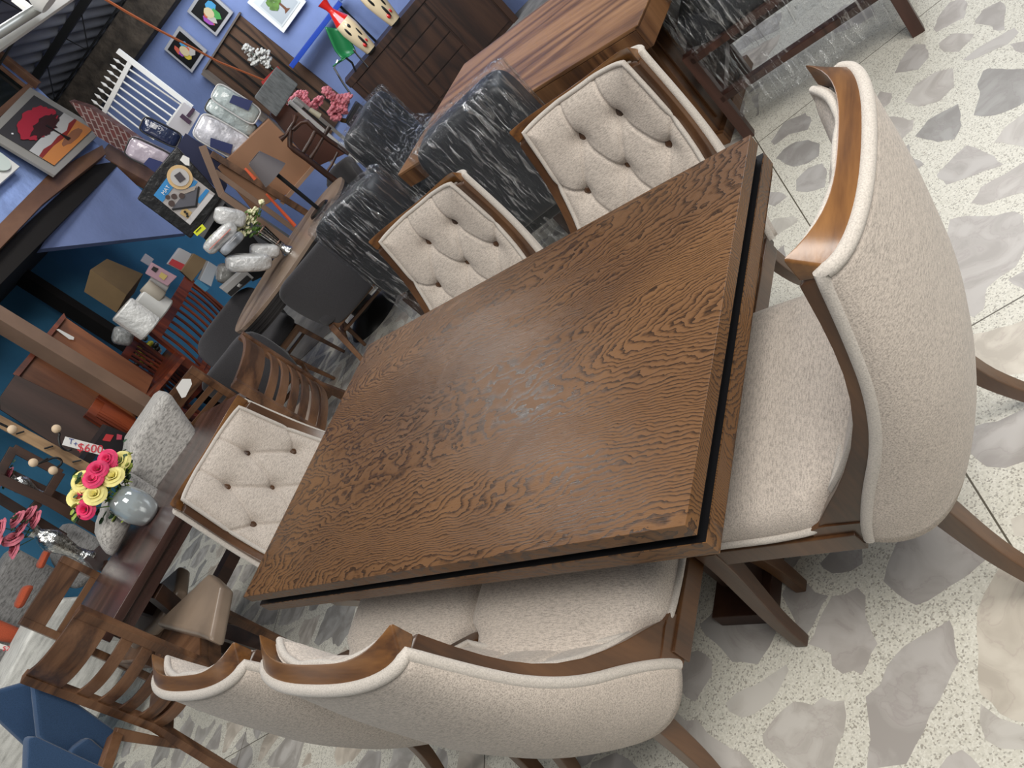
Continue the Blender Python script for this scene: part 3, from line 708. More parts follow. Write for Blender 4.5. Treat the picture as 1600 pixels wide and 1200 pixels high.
def redtree(t, uv, n):
    blobpoly(uv, n, [(0,.55),(1,.50),(1,.80),(0,.80)], 'painted_mist', P_('mist', (.5,.5,.5)), t, .008)
    blobpoly(uv, n, [(0,.76),(.3,.74),(.6,.78),(1,.70),(1,1),(0,1)], 'painted_ground', P_('orange_ground', (.58,.22,.06)), t, .010)
    blobpoly(uv, n, [(0,.72),(.15,.69),(.3,.72),(.5,.70),(.7,.73),(.85,.67),(1,.68),(1,.72),(.6,.79),(.3,.76),(0,.78)], 'painted_hedge', P_('dark_red_hedge', (.25,.025,.02)), t, .012)
    rnd = random.Random(5)
    blobpoly(uv, n, circ(.52,.33,.40,.24,40,.10,rnd), 'painted_crown', P_('crimson_crown', (.38,.02,.04)), t, .014)
    blobpoly(uv, n, circ(.55,.45,.30,.13,40,.2,rnd), 'painted_shadow_crown', P_('dark_crown', (.04,.012,.012)), t, .016)
    blobpoly(uv, n, [(.545,.45),(.585,.45),(.575,.7),(.60,.86),(.53,.86),(.56,.7)], 'painted_trunk', P_('trunk_black', (.01,.008,.008)), t, .018)
    blobpoly(uv, n, circ(.66,.86,.25,.07,24,.15,rnd), 'painted_ground_shadow', P_('brown_shadow', (.26,.11,.06)), t, .011)
    blobpoly(uv, n, [(.08,.18),(.10,.16),(.12,.18),(.10,.20)], 'painted_moon', P_('moon_white', (.8,.8,.8)), t, .012)
framed('framed_picture', 'framed picture of a red tree on orange ground leaning on the blue parapet', [(-24,208),(47,136),(161,204),(86,274)], 4.30, -25, .03, plain('taupe_picture_frame', (.30,.29,.27), .4), .10, P_('charcoal_sky', (.045,.042,.045)),
       lambda t, uv, n: redtree(t, lambda u, v, d=.009: uv(v, 1-u, d) if False else uv(u, v, d), n))
def rot(uv): return lambda u, v, d=.009: uv(u, v, d)
# clock
pc = F(2, 247, 4.33, -25)
t = thing('wall_clock', 'white square boxed clock on the light blue parapet, left image edge', 'clock', pc)
slab([(31,260),(-22,221),(-73,266),(-20,305)], 4.33, -25, .05, 'case', WHITE, t, bevel=.003)
MB().lathe([(0,0),(.115,0),(.115,.01),(0,.012)], F(-10,251,4.33,-25)-E2*.012, axis=-E2, seg=40).build('dial', plain('pale_dial', (.62,.70,.66), .25), t)

# ------------------------------------------------------------------ far blue wall: niche, pictures, vases
WD = dict(D=8.42, az=65)
def bw(x, y, d=0): return F(x, y, 9.3-d, 65)
def nslab(pix, d, th, name, mat, parent=None, **k): return slab(pix, 9.3-d, 65, th, name, mat, parent, **k)
nd = nslab([(375,24),(545,160),(500,240),(320,109)], .03, .02, 'window_2', wood('niche_planks', (.12,.062,.035), (.08,.04,.022), (.04,.02,.012), axis='Z', scale=9, rough=.7))
struct(nd)
m = MB()
for k in range(1, 6):
    a = (375-55*k/6, 24+85*k/6); barpx([a, (a[0]+165, a[1]+134)], 9.3-.045, 65, .012, .02, m)
m.build('plank_gap', DKB, nd)
m = MB(); barpx([(375,20),(318,111)], 9.3-.06, 65, .06, .02, m); barpx([(318,111),(480,238)], 9.3-.08, 65, .12, .05, m); m.build('window_frame', plain('weathered_sill', (.16,.13,.11), .8), nd)
def abstract(seed, ring):
    def f(t, uv, n):
        rnd = random.Random(seed); cols = [(.55,.10,.06),(.35,.08,.42),(.06,.30,.55),(.60,.45,.05),(.07,.33,.08),(.5,.47,.42)]
        for k in range(7):
            cx, cy = rnd.uniform(.25,.75), rnd.uniform(.2,.8)
            blobpoly(uv, n, circ(cx, cy, rnd.uniform(.12,.24), rnd.uniform(.1,.2), 5+k % 4, .2, rnd), 'painted_patch', P_('patch%d%d' % (seed, k), cols[k % 6]), t, .010+.002*k, .0015)
        blobpoly(uv, n, circ(.5,.52,.2,.17), 'painted_patch', P_('cream%d' % seed, (.62,.50,.30)), t, .026, .0015)
    return f
SILF = plain('silver_frame', (.42,.41,.42), .35)
framed('framed_picture', 'small framed multicoloured abstract on the blue wall, beside the white railing', [(279,41),(323,80),(300,114),(256,77)], 9.22, 65, .04, SILF, .09, BLACK, abstract(1, 0), 'abstract pictures on the blue wall')
framed('framed_picture', 'small framed multicoloured abstract on the blue wall, above the plank niche corner', [(318,-22),(364,20),(338,57),(292,18)], 9.22, 65, .04, SILF, .09, BLACK, abstract(2, 0), 'abstract pictures on the blue wall')
def gtree(t, uv, n):
    rnd = random.Random(9)
    blobpoly(uv, n, [(.06,.2),(.94,.2),(.94,.95),(.06,.95)], 'painted_sheet', P_('pale_sheet', (.42,.45,.47)), t, .008)
    blobpoly(uv, n, [(.48,.55),(.54,.55),(.56,.8),(.64,.88),(.4,.86),(.48,.78)], 'painted_trunk', P_('brown_trunk', (.14,.05,.02)), t, .012)
    for k in range(9): blobpoly(uv, n, circ(.5+rnd.uniform(-.2,.2), .36+rnd.uniform(-.15,.2), .13, .10, 9, .2, rnd), 'painted_foliage', GREENL, t, .012+.001*k, .001)
framed('framed_picture', 'white framed picture of a green tree high on the blue wall', [(386,4),(428,-52),(478,3),(443,52)], 9.2, 65, .04, WHITE, .10, P_('ivory', (.6,.62,.62)), gtree)

def blossoms(t, spots, D, az, r, n, mat, name='blossom', seed=1, depth=.08, pr=.012):
    rnd = random.Random(seed)
    for (x, y, rad) in spots:
        m = MB()
        for k in range(n):
            q = F(x+rnd.gauss(0, rad*.5), y+rnd.gauss(0, rad*.5), D+rnd.uniform(-depth, depth), az)
            for j in range(3):
                a = rnd.uniform(0, 6.28); d = Vector((cos(a), sin(a), rnd.uniform(-.6, 1)))
                m.ell(q+d*pr*.7, (pr, pr*.8, pr*.6), nu=6, nv=4)
        m.build(name, mat, t, smooth=60)
t = thing('blossom_branch', 'greyish white blossom spray hanging in front of the dark plank niche', 'flowers', F(405,90,9.0,65))
blossoms(t, [(388,75,7),(400,85,10),(412,92,10),(420,98,8),(398,98,9)], 8.9, 65, 0, 16, WBLOS, pr=.022, seed=3)
MB().tube([F(390,80,8.9,65), F(410,95,8.9,65), F(438,118,8.9,65)], .008, 5).build('stem', DKGREEN, t)

# blue school table edge and green chair, seen through the gap
t = thing('school_table', 'blue framed school table against the blue wall, behind the dark sideboard', 'table', F(500,60,8.4,60))
BLU = plain('royal_blue_paint', (.012,.05,.33), .35)
MB().bar([F(532,3,9.2,60), F(455,104,9.2,60)], .055, .055).build('table_edge', BLU, t, bevel=.005)
MB().prism([F(534,3,9.2,60), F(457,104,9.2,60), F(457,104,9.2,60)+azv(60)*.2, F(534,3,9.2,60)+azv(60)*.2], (0,0,.02)).build('tabletop', plain('grey_blue_top', (.1,.16,.33), .5), t)
for x, y in ((530,8),):
    a = F(x, y, 9.3, 60); MB().tube([a, (a.x, a.y, .02)], .014, 8).build('leg', DKMET, t)
t = thing('school_chair', 'green plastic school chair with chrome legs behind the dark sideboard', 'chair', F(548,149,7.9,52))
GP = plain('green_plastic', (.012,.14,.045), .35)
def gs(u, v):
    L = [(508,42),(516,62),(524,80),(534,92),(520,104)]; Rr = [(535,46),(545,58),(552,72),(556,80),(548,86)]
    k = v*4; i = min(int(k), 3); f = k-i
    a = [L[i][j]*(1-f)+L[i+1][j]*f for j in (0,1)]; b = [Rr[i][j]*(1-f)+Rr[i+1][j]*f for j in (0,1)]
    x = a[0]*(1-u)+b[0]*u; y = a[1]*(1-u)+b[1]*u
    return F(x, y, 8.95+.06*sin(u*pi)-(.25*max(0, v-.65)), 52)
MB().grid(gs, 8, 16).build('seat_shell', GP, t, solid=.012)
for P in ([(528,94),(522,106),(536,130),(549,149)], [(552,78),(560,88),(575,105)], [(540,90),(550,98),(556,112)]):
    MB().tube([F(x, y, 8.9, 52) for x, y in P], .011, 8).build('leg', CHROME if P[0][0] != 540 else DKMET, t)

# dark sideboard
def sideboard():
    t = thing('sideboard', 'dark brown sideboard with two doors and four drawers carrying painted vases', 'sideboard', at(660, 190, 0))
    A = at(541,129,.9); B = at(730,-95,.9); d = (B-A); d.z = 0; L = d.length; d.normalize(); n = Vector((-d.y, d.x, 0))
    if n.dot(CAM-A) > 0: n = -n          # n points away from the camera
    z = Vector((0,0,1)); A0 = Vector((A.x, A.y, 0)); L = 1.75
    def bx(a, b, z0, z1, d0, d1, name, mat, bev=.0015):
        m = MB(); m.hexa([A0+d*a+n*d0+z*z0, A0+d*b+n*d0+z*z0, A0+d*b+n*d1+z*z0, A0+d*a+n*d1+z*z0], [A0+d*a+n*d0+z*z1, A0+d*b+n*d0+z*z1, A0+d*b+n*d1+z*z1, A0+d*a+n*d1+z*z1])
        return m.build(name, mat, t, bevel=bev)
    bx(0, L, .0, .9, .02, .45, 'body', DWOOD)
    bx(-.01, L+.01, .83, .905, -.01, .46, 'top', DWOOD)
    bx(0, .07, .0, .83, -.005, .03, 'side_frame', DWOOD); bx(L-.07, L, 0, .83, -.005, .03, 'side_frame', DWOOD)
    bx(.08, .56, .06, .82, .0, .03, 'door', DWOOD); bx(1.16, 1.66, .06, .82, .0, .03, 'door', DWOOD)
    for k in range(4):
        bx(.58, 1.14, .07+k*.19, .245+k*.19, .002, .03, 'drawer', DWOOD)
    return A0, d, n
SB_A, SB_d, SB_n = sideboard()
RED = plain('red_glaze', (.50,.015,.012), .15, coat=.6); CRM = plain('cream_glaze', (.66,.52,.33), .2, coat=.6)
def figvase(px, py, h, label, tilt=0, red=.30):
    # stands on the sideboard top
    b = at(px, py, .905); t = thing('painted_vase', label, 'vase', b, 0, 'painted vases on the dark sideboard')
    prof = [(.0,0),(.05,.0),(.062,.02),(.085,.16),(.10,.30),(.092,.40),(.055,.48),(.032,.54),(.035,.58),(.062,.66)]
    s = h/.66; prof = [(r*s, z*s) for r, z in prof]
    MB().lathe(prof[2:7], b).build('body', CRM, t); MB().lathe(prof[:3], b).build('foot', BLACK, t)
    MB().lathe(prof[6-1:], b+Vector((0,0,.001))).build('neck', RED, t)
    rnd = random.Random(px); cdir = (CAM-b); cdir.z = 0; cdir.normalize(); sd = Vector((-cdir.y, cdir.x, 0))
    for k, (u, z, w, hh, mt) in enumerate([(-.35,.30,.028,.11,BLACK),(.15,.33,.03,.06,BLACK),(.5,.24,.02,.12,BLACK),(.1,.15,.022,.14,BLACK),(-.1,.10,.03,.05,RED),(.45,.12,.018,.04,RED)]):
        zz = z*s; r = .088*s*(1-abs(z-.28)*.35); a = u*1.1
        c = b+(cdir*cos(a)+sd*sin(a))*r*1.0+Vector((0,0,zz))
        m = MB(); m.ell(c, (w*s*.6, w*s*.6, hh*s*.5), nu=10, nv=8); m.build('painted_motif', mt, t)
figvase(582, 80, .66, 'red necked cream vase with black painted figures, standing complete on the sideboard')
figvase(620, 36, .70, 'second red and cream painted vase, cut by the upper image edge')

# orange cord
tag(MB().tube([F(x, y, d, 45) for x, y, d in [(150,-10,5.0),(200,20,5.2),(250,48,5.5),(300,74,5.8),(340,96,6.1),(380,112,6.4),(412,125,6.6)]], .0075, 6).build('extension_cord', plain('orange_cord', (.75,.22,.08), .5)), 'orange cord strung through the air across the blue wall', 'cord')

# grey upholstered box in front of the niche
t = thing('grey_ottoman', 'grey streaked upholstered block with red back, at the end of the orange cord', 'ottoman', F(430,145,6.75,45))
slab([(432,104),(466,132),(432,183),(397,152)], 6.7, 45, .05, 'front', fabric('streaky_grey', (.13,.14,.145), var=.3, streak='Z', thread=60), t, bevel=.01)
slab([(434,103),(438,108),(414,138),(408,128)], 6.78, 45, .06, 'back', plain('red_back', (.4,.02,.02), .5), t)

# white railing with spear tips and brick stair wall
t = thing('stair_railing', 'white steel railing with spear tips against the blue wall', 'railing', F(220,150,8.3,50))
m = MB(); barpx([(184,79),(300,168)], 8.3, 50, .045, .045, m); m.build('hand_post', WHITE, t)
m = MB(); barpx([(204,96),(160,181)], 8.3, 50, .04, .04, m); m.build('top_rail', WHITE, t)
m = MB(); barpx([(287,161),(262,195)], 8.3, 50, .03, .03, m); m.build('bottom_rail', WHITE, t)
m = MB(); barpx([(160,181),(210,212)], 8.3, 50, .03, .03, m); m.build('end_post', WHITE, t)
for k in range(8):
    a = (177-4.9*k, 91+9.2*k); e = (282-3.2*k, 168+3.5*k*2.2)
    e = (a[0]+105-2*k, a[1]+72)
    p = F(*a, 8.3, 50); q = F(*e, 8.3, 50); d = (q-p).normalized()
    MB().tube([p, p+d*.04, p+d*.07, p+d*.1, q], [.002,.016,.004,.009,.009], 6).build('bar', WHITE, t)
BR = newmat('red_brick'); m_, nt, b, N, L = BR
bt = N.new('ShaderNodeTexBrick'); bt.inputs['Color1'].default_value = (.12,.018,.015,1); bt.inputs['Color2'].default_value = (.07,.014,.012,1); bt.inputs['Mortar'].default_value = (.26,.20,.19,1)
bt.inputs['Scale'].default_value = 3.2; bt.inputs['Mortar Size'].default_value = .03; tc = N.new('ShaderNodeTexCoord'); mp = N.new('ShaderNodeMapping'); mp.inputs['Rotation'].default_value = (RAD(90), 0, 0)
L.new(tc.outputs['Generated'], mp.inputs[0]); mp.inputs['Rotation'].default_value = (RAD(90), 0, RAD(40)); L.new(mp.outputs[0], bt.inputs['Vector']); L.new(bt.outputs[0], b.inputs['Base Color'])
struct(slab([(108,158),(140,168),(225,224),(216,246),(190,236),(150,212)], 7.9, 50, .15, 'wall_stair', m_))
t = slabthing('white_board', 'white board with dark painted figures at the railing foot', 'board', [(287,160),(312,178),(290,215),(262,196)], 8.2, 50, .03, plain('grimy_white', (.52,.50,.52), .6))
for x, y, w, h in ((298,176,.10,.03),(290,186,.04,.10)):
    c = F(x, y, 8.18, 50); MB().box(c, (w, .012, h), rz=RAD(-50)).build('painted_figure', plain('figure_ink', (.05,.02,.05), .5), t)

# ================================================================== middle distance
def blob(p1, p2, hw, D, az, depth, mat, name, parent=None, p=.55, jit=.02, seed=1, nu=28, nv=18):
    """soft cushion shape whose long axis runs between two picture points on an upright plane"""
    a = F(*p1, D, az); b = F(*p2, D, az); c = (a+b)/2; ax = (b-a); L = ax.length/2; ax.normalize()
    n = azv(az); up = n.cross(ax).normalized(); Mx = Matrix((ax, n, up)).transposed()
    k = (F(p1[0]+1, p1[1], D, az)-a).length
    m = MB(); m.ell(c, (L, depth/2, hw*k), Mx, nu, nv, p, jit, random.Random(seed)); return m.build(name, mat, parent, smooth=80)
def bag(name, label, cat, p1, p2, hw, D, az, depth, mat, group=None, **k):
    return tag(blob(p1, p2, hw, D, az, depth, mat, name, None, **k), label, cat, group)
BAGP = plain('clear_bag_over_white', (.60,.60,.59), .25, coat=.6, bump=1, bscale=14, noise=.15, nscale=10)

# ---- bedding in zip bags on the shelf
def bedding(label, p1, p2, hw, D, az, depth, mat, lab, labpix=None, trim=(.6,.6,.6)):
    a = F(*p1, D, az); t = thing('bedding_pack', label, 'bedding', (a+F(*p2, D, az))/2, 0, 'zip bags of bedding on the shelf')
    blob(p1, p2, hw, D, az, depth, mat, 'quilt', t, p=.36, jit=.015, seed=int(p1[0]))
    ax = (F(*p2, D, az)-a); L = ax.length/2; ax.normalize(); n = azv(az); up = n.cross(ax).normalized(); k = (F(p1[0]+1, p1[1], D, az)-a).length
    c = (a+F(*p2, D, az))/2-n*(depth*.47)
    pts = []
    for i in range(40):
        th = 2*pi*i/40; pts.append(c+ax*L*.97*math.copysign(abs(cos(th))**.4, cos(th))+up*hw*k*.93*math.copysign(abs(sin(th))**.4, sin(th)))
    MB().tube(pts, .006, 6, closed=True).build('piping', plain('bag_piping', trim, .5), t)
    if labpix: slab(labpix, D-depth*.5-.03, az, .006, 'label_card', lab, t)
NAVY = plain('navy_card', (.012,.022,.11), .35)
QL = plain('pale_green_quilt_in_film', (.44,.51,.51), .3, coat=.7, bump=.8, bscale=12, noise=.08)
QM = plain('marbled_quilt_in_film', (.55,.55,.60), .25, coat=.7, bump=.9, bscale=10, noise=.3, nscale=14)
bedding('pale green bedding pack, topmost of the stack near the grey panel', (333,142), (402,186), 17, 6.9, 38, .34, QL, NAVY, [(364,148),(395,158),(388,173),(358,160)])
bedding('pale green bedding pack below the topmost one, with black zip edge', (322,162), (398,208), 14, 6.95, 38, .34, QL, NAVY, None, (.02,.02,.02))
bedding('white marbled bedding pack at the bottom with a navy label', (307,193), (386,238), 25, 6.75, 38, .34, QM, NAVY, [(329,215),(364,226),(360,241),(328,229)])
bedding('dark navy bedding pack leaning beside the railing', (222,192), (282,222), 15, 6.9, 38, .3, plain('navy_quilt_film', (.02,.03,.075), .15, coat=.8, bump=.8, bscale=10), NAVY, None, (.02,.02,.02))
bedding('lilac bedding pack under the navy one, on the brown ledge', (200,226), (268,258), 20, 6.6, 38, .3, plain('lilac_quilt_film', (.43,.37,.43), .25, coat=.7, bump=.6, bscale=9), NAVY, [(233,246),(256,254),(245,272),(224,256)], (.02,.02,.02))
t = slabthing('folded_cloth', 'dark navy folded cloth between the black box and the bedding', 'cloth', [(290,208),(345,245),(355,290),(348,305),(275,232)], 6.6, 36, .12, plain('navy_cloth', (.018,.022,.06), .8))

# ---- black boxed mat with printed sleeve
t = thing('boxed_mat', 'black boxed mat with a blue and photo printed sleeve, below the bedding', 'box', F(280,300,6.2,36))
slab([(276,228),(348,308),(298,373),(214,311),(234,278)], 6.2, 36, .14, 'box', plain('black_shiny_film', (.006,.006,.007), .3, coat=.15, bump=.25, bscale=12), t, bevel=.01)
def on(pix, d, mat, name): return slab(pix, 6.2-d, 36, .003, name, mat, t, smooth=0)
sl = on([(276,257),(336,303),(297,352),(240,305)], .008, plain('printed_photo', (.42,.39,.38), .35), 'sleeve')
SKY = plain('sleeve_blue', (.03,.24,.55), .35)
on([(276,257),(289,267),(254,316),(240,305)], .012, SKY, 'sleeve_band')
m = MB(); c = F(281,277,6.18,36); m.lathe([(.0,0),(.085,0),(.085,.004),(0,.004)], c, axis=-azv(36), seg=24); m.build('sleeve_badge', plain('tan_ring', (.62,.42,.2), .5), t)
m = MB(); m.lathe([(.0,0),(.062,0),(.062,.004),(0,.004)], c-azv(36)*.006, axis=-azv(36), seg=24); m.build('sleeve_badge', plain('pale_disc', (.5,.48,.47), .5), t)
m = MB(); m.box(c-azv(36)*.013, (.05,.004,.06), M=Matrix.Rotation(RAD(-36), 3, 'Z')@Matrix.Rotation(RAD(15), 3, 'Y')); m.build('sleeve_badge', plain('grey_square', (.05,.04,.05), .5), t)
on([(303,281),(309,284),(300,296),(294,292)], .012, SKY, 'sleeve_tab'); on([(322,295),(327,298),(312,318),(306,314)], .012, SKY, 'sleeve_tab')
on([(308,293),(313,294),(306,322),(290,324),(268,327),(283,308)], .013, plain('printed_mat_grey', (.10,.10,.12), .5), 'printed_mat')
on([(309,291),(312,292),(308,324),(270,329),(268,326),(305,321)], .015, BLACK, 'printed_mat_edge')
for x, y, r in ((262,308,.016),(272,307,.020),(268,318,.022),(284,306,.02)):
    m = MB(); m.lathe([(0,0),(r,0),(r,.003),(0,.003)], F(x, y, 6.183, 36), axis=-azv(36), seg=14); m.build('printed_figure', plain('figure_dark', (.06,.035,.03), .5), t)
on([(279,300),(300,292),(307,290),(304,297),(288,303)], .018, plain('figure_cloth', (.40,.34,.29), .6), 'printed_figure')
on([(287,322),(300,332),(294,342),(281,334)], .012, plain('tan_panel', (.55,.38,.16), .5), 'sleeve_panel')
for x, y in ((289,331),(292,334),(293,338)):
    m = MB(); m.lathe([(0,0),(.009,0),(.009,.003),(0,.003)], F(x, y, 6.18, 36), axis=-azv(36), seg=12); m.build('sleeve_icon', BLACK, t)
on([(327,302),(334,306),(297,351),(290,346)], .012, plain('sleeve_white', (.62,.60,.60), .4), 'sleeve_strip')
on([(286,242),(296,247),(296,259),(290,258),(281,250)], .004, WHITE, 'taped_paper')
def text(s, p, size, D, az, ang, mat, parent, name='lettering', adv=None):
    cu = bpy.data.curves.new(name, 'FONT'); cu.body = s; cu.size = size; cu.extrude = .0006; cu.align_x = 'CENTER'; cu.align_y = 'CENTER'
    o = bpy.data.objects.new(name, cu); COL.objects.link(o)
    n = -azv(az); up = Vector((0,0,1)); x = up.cross(n).normalized()
    Rm = Matrix((x, n.cross(x), n)).transposed()@Matrix.Rotation(RAD(ang), 3, 'Z')
    me = bpy.data.meshes.new_from_object(o.evaluated_get(bpy.context.evaluated_depsgraph_get())) if False else None
    bpy.context.view_layer.update()
    me = bpy.data.meshes.new_from_object(o); bpy.data.objects.remove(o); me.materials.clear(); me.materials.append(mat)
    q = bpy.data.objects.new(name, me); COL.objects.link(q)
    wm = Matrix.Translation(F(*p, D, az))@Rm.to_4x4()
    if parent: q.parent = parent; q.matrix_local = base_matrix(parent).inverted()@wm
    else: q.matrix_world = wm
    return q
text('MAT', (259,297), .036, 6.175, 36, 2, WHITE, t)
t = slabthing('price_card', 'small neon yellow card hanging under the black boxed mat', 'card', [(316,350),(322,357),(308,369),(302,363)], 6.0, 36, .004, plain('neon_yellow', (.80,.85,.03), .6))
m = MB(); barpx([(314,355),(306,363)], 5.99, 36, .003, .006, m); m.build('written_line', BLACK, t)

# ---- shelf frame around it
t = thing('open_shelf_frame', 'brown wooden open frame rack between the boxed mat and the tan cabinet', 'rack', F(380,310,5.9,36))
m = MB(); barpx([(316,228),(347,306)], 5.95, 36, .05, .05, m); m.build('front_post', POSTM, t, bevel=.003)
m = MB(); barpx([(345,303),(470,392)], 5.95, 36, .06, .05, m); m.build('front_post', POSTM, t, bevel=.003)
m = MB(); barpx([(336,268),(470,366)], 6.3, 36, .035, .04, m); m.build('rear_post', POSTM, t, bevel=.003)
m = MB(); barpx([(330,240),(490,340)], 6.5, 36, .10, .05, m); m.build('side_board', MIDW, t, bevel=.003)
slab([(345,310),(352,300),(470,380),(455,420),(420,400),(380,350)], 6.45, 36, .04, 'back_board', plain('slate_board', (.085,.09,.10), .6), t)
slab([(308,366),(345,310),(352,316),(318,372)], 6.25, 36, .25, 'shelf_board', plain('grey_shelf', (.13,.13,.135), .6), t)
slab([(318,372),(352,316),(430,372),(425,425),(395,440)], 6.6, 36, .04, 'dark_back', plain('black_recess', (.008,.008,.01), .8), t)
for i, (a, b) in enumerate((((383,263),(399,280)), ((416,303),(461,353)))):
    tag(MB().tube([F(*a, 5.8, 36), F(*b, 5.8, 36)], [.008,.014], 8).build('orange_strap', plain('orange_plastic%d' % i, (.75,.12,.04), .5)), ['short orange strap on the brown rack near the lamp shade', 'long orange strap running down beside the oval table'][i], 'strap', 'orange straps')

# ---- pillows in plastic
G = 'white pillows in clear bags on the rack'
bag('bagged_pillow', 'white bagged pillow, uppermost, right under the boxed mat corner', 'pillow', (334,334), (384,344), 15, 5.6, 34, .2, BAGP, G, seed=1)
bag('bagged_pillow', 'white bagged pillow with a faded red stripe', 'pillow', (366,350), (322,393), 12, 5.55, 34, .2, BAGP, G, seed=2)
o = bpy.data.objects['bagged_pillow.001']
m = MB(); barpx([(360,358),(327,390)], 5.42, 34, .028, .004, m); m.build('stripe', plain('faded_red', (.55,.16,.12), .5), o)
bag('bagged_sheet_set', 'flat grey and white packed sheet set between the pillows', 'bedding', (378,364), (346,396), 8, 5.5, 34, .15, plain('grey_white_pack', (.3,.32,.35), .3, coat=.6, noise=.6, nscale=12), None, seed=3)
bag('bagged_pillow', 'white bagged pillow, largest, lowest beside the oval table', 'pillow', (352,412), (424,408), 15, 5.5, 34, .22, BAGP, G, seed=4)
bag('bagged_pillow', 'white bagged pillow behind the silver flower vase', 'pillow', (390,392), (436,392), 12, 5.6, 34, .2, BAGP, G, seed=5)

# ---- tan cabinet, lamp, valet stand, blossoms, white frame
t = thing('tan_cabinet', 'tan panelled cabinet behind the grey lamp shade', 'cabinet', F(430,250,6.5,42))
slab([(421,186),(492,258),(455,300),(395,330),(340,262)], 6.5, 42, .4, 'body', TANB, t, bevel=.004)
m = MB(); barpx([(492,258),(440,318)], 6.48, 42, .05, .03, m); m.build('bottom_trim', plain('light_tan_trim', (.33,.2,.13), .5), t)
slab([(423,180),(432,150),(540,240),(492,262)], 6.9, 42, .3, 'side_panel', plain('dark_red_brown_panel', (.085,.028,.016), .4), t)
t = thing('table_lamp', 'grey cone shaded lamp on a black stem behind the oval table', 'lamp', F(490,315,5.6,40))
top = F(406,246,5.6,40); bot = F(425,267,5.6,40); ax = (top-bot).normalized()
MB().lathe([(.105,0),(.058,.17),(.05,.17),(.1,0)], F(427,270,5.6,40)-ax*.02, axis=Vector((0,0,1)), seg=28).build('shade', plain('grey_shade', (.13,.115,.12), .7), t)
a = F(427,268,5.6,40); MB().tube([a, Vector((a.x, a.y, .80))], .014, 8).build('stem', DKMET, t)
MB().lathe([(0,0),(.09,0),(.08,.015),(0,.02)], (a.x, a.y, .78)).build('base', DKMET, t)
t = thing('valet_stand', 'dark wooden valet stand with carved crest rail in front of the tan cabinet', 'stand', F(500,250,6.1,42))
VW = wood('dark_carved_wood', (.07,.025,.013), (.045,.016,.009), (.02,.008,.005), axis='Z', scale=9, rough=.35)
def vt(P, r, name='rail'): MB().tube([F(x, y, 6.1, 42) for x, y in P], r, 8).build(name, VW, t, smooth=60)
vt([(462,180),(460,190),(452,203),(446,212),(438,218)], [.022,.012,.016,.013,.022], 'crest_rail')
vt([(457,203),(470,191),(480,190),(492,202),(515,220),(545,240)], .018, 'right_post')
vt([(455,200),(453,215),(453,228),(460,234),(480,248),(510,272),(540,295)], [.016,.018,.02,.022,.024,.024,.022], 'left_post')
vt([(494,202),(484,222),(474,238)], .016, 'cross_bar'); vt([(515,198),(505,215),(495,232),(485,247)], [.018,.012,.014,.018], 'cross_bar'); vt([(528,238),(518,258),(511,268)], .01, 'cross_bar')
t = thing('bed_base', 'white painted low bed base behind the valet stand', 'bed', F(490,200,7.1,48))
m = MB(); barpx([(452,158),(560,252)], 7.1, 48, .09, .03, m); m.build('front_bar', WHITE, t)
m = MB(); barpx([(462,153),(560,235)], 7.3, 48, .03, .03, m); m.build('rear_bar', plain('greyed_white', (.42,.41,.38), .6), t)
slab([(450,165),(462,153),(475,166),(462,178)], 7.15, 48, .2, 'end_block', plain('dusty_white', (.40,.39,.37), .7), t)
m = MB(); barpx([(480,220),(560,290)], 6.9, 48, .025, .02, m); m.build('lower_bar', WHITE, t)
G = 'pink blossom arrangements'
t = thing('blossom_plant', 'pink blossom branch lying behind the white frame', 'flowers', F(475,160,7.5,48), 0, G)
blossoms(t, [(463,150,6),(472,150,6),(478,160,6),(487,163,5),(500,155,4),(458,160,6),(447,170,4),(492,168,4)], 7.4, 48, 0, 16, BLOSS, seed=6, pr=.02)
MB().tube([F(450,170,7.45,48), F(475,158,7.45,48), F(500,155,7.45,48)], .006, 5).build('stem', DKGREEN, t)
t = thing('blossom_plant', 'fuller pink blossom bush beside the dark sideboard corner', 'flowers', F(530,190,7.2,48), 0, G)
blossoms(t, [(511,143,5),(520,152,7),(530,155,7),(538,160,6),(528,167,8),(535,170,6),(518,175,5),(526,182,6),(542,152,5)], 7.2, 48, 0, 20, BLOSS, seed=7, pr=.02)
MB().tube([F(520,178,7.25,48), F(535,188,7.25,48), F(548,190,7.25,48)], .02, 6).build('branch', CARD, t)
tag(MB().tube([F(484,171,6.95,48), F(500,182,6.95,48)], [.02,.026], 10).build('candle', plain('ivory_wax', (.6,.55,.4), .5)), 'ivory candle lying on the white frame', 'candle')
# dark baskets and clutter behind
t = slabthing('black_container', 'black plastic container behind the first film-wrapped seat', 'container', [(558,160),(575,172),(548,200),(540,192)], 7.2, 48, .2, plain('black_plastic', (.015,.015,.017), .5), .01)

# ---- stairs-side clutter: cartons and rolls on the teal side
def carton(label, pix, D, az, th, mat, name='carton', cat='box', stripes=None, group='cartons stacked by the teal wall'):
    t = tag(slab(pix, D, az, th, name, mat, None, bevel=.004), label, cat, group)
    if stripes:
        for q, mt, nm in stripes: slab(q, D-.006, az, .003, nm, mt, t)
    return t
t = thing('cardboard_box', 'large brown cardboard box beneath the blue stair soffit', 'box', F(185,425,7.3,27))
PB = [F(x, y, 7.0, 27) for x, y in ((145,405),(200,456),(184,482),(131,452))]
a, b, c, d = F(140,425,7.0,27), F(196,455,7.0,27), F(184,484,7.0,27), F(131,452,7.0,27)
MB().hexa([F(141,421,7.0,27), F(198,461,7.0,27), F(182,489,7.0,27), F(131,456,7.0,27)], [F(167,404,7.45,27), F(224,428,7.45,27), F(210,458,7.45,27), F(160,436,7.45,27)]).build('body', CARD, t, bevel=.004)
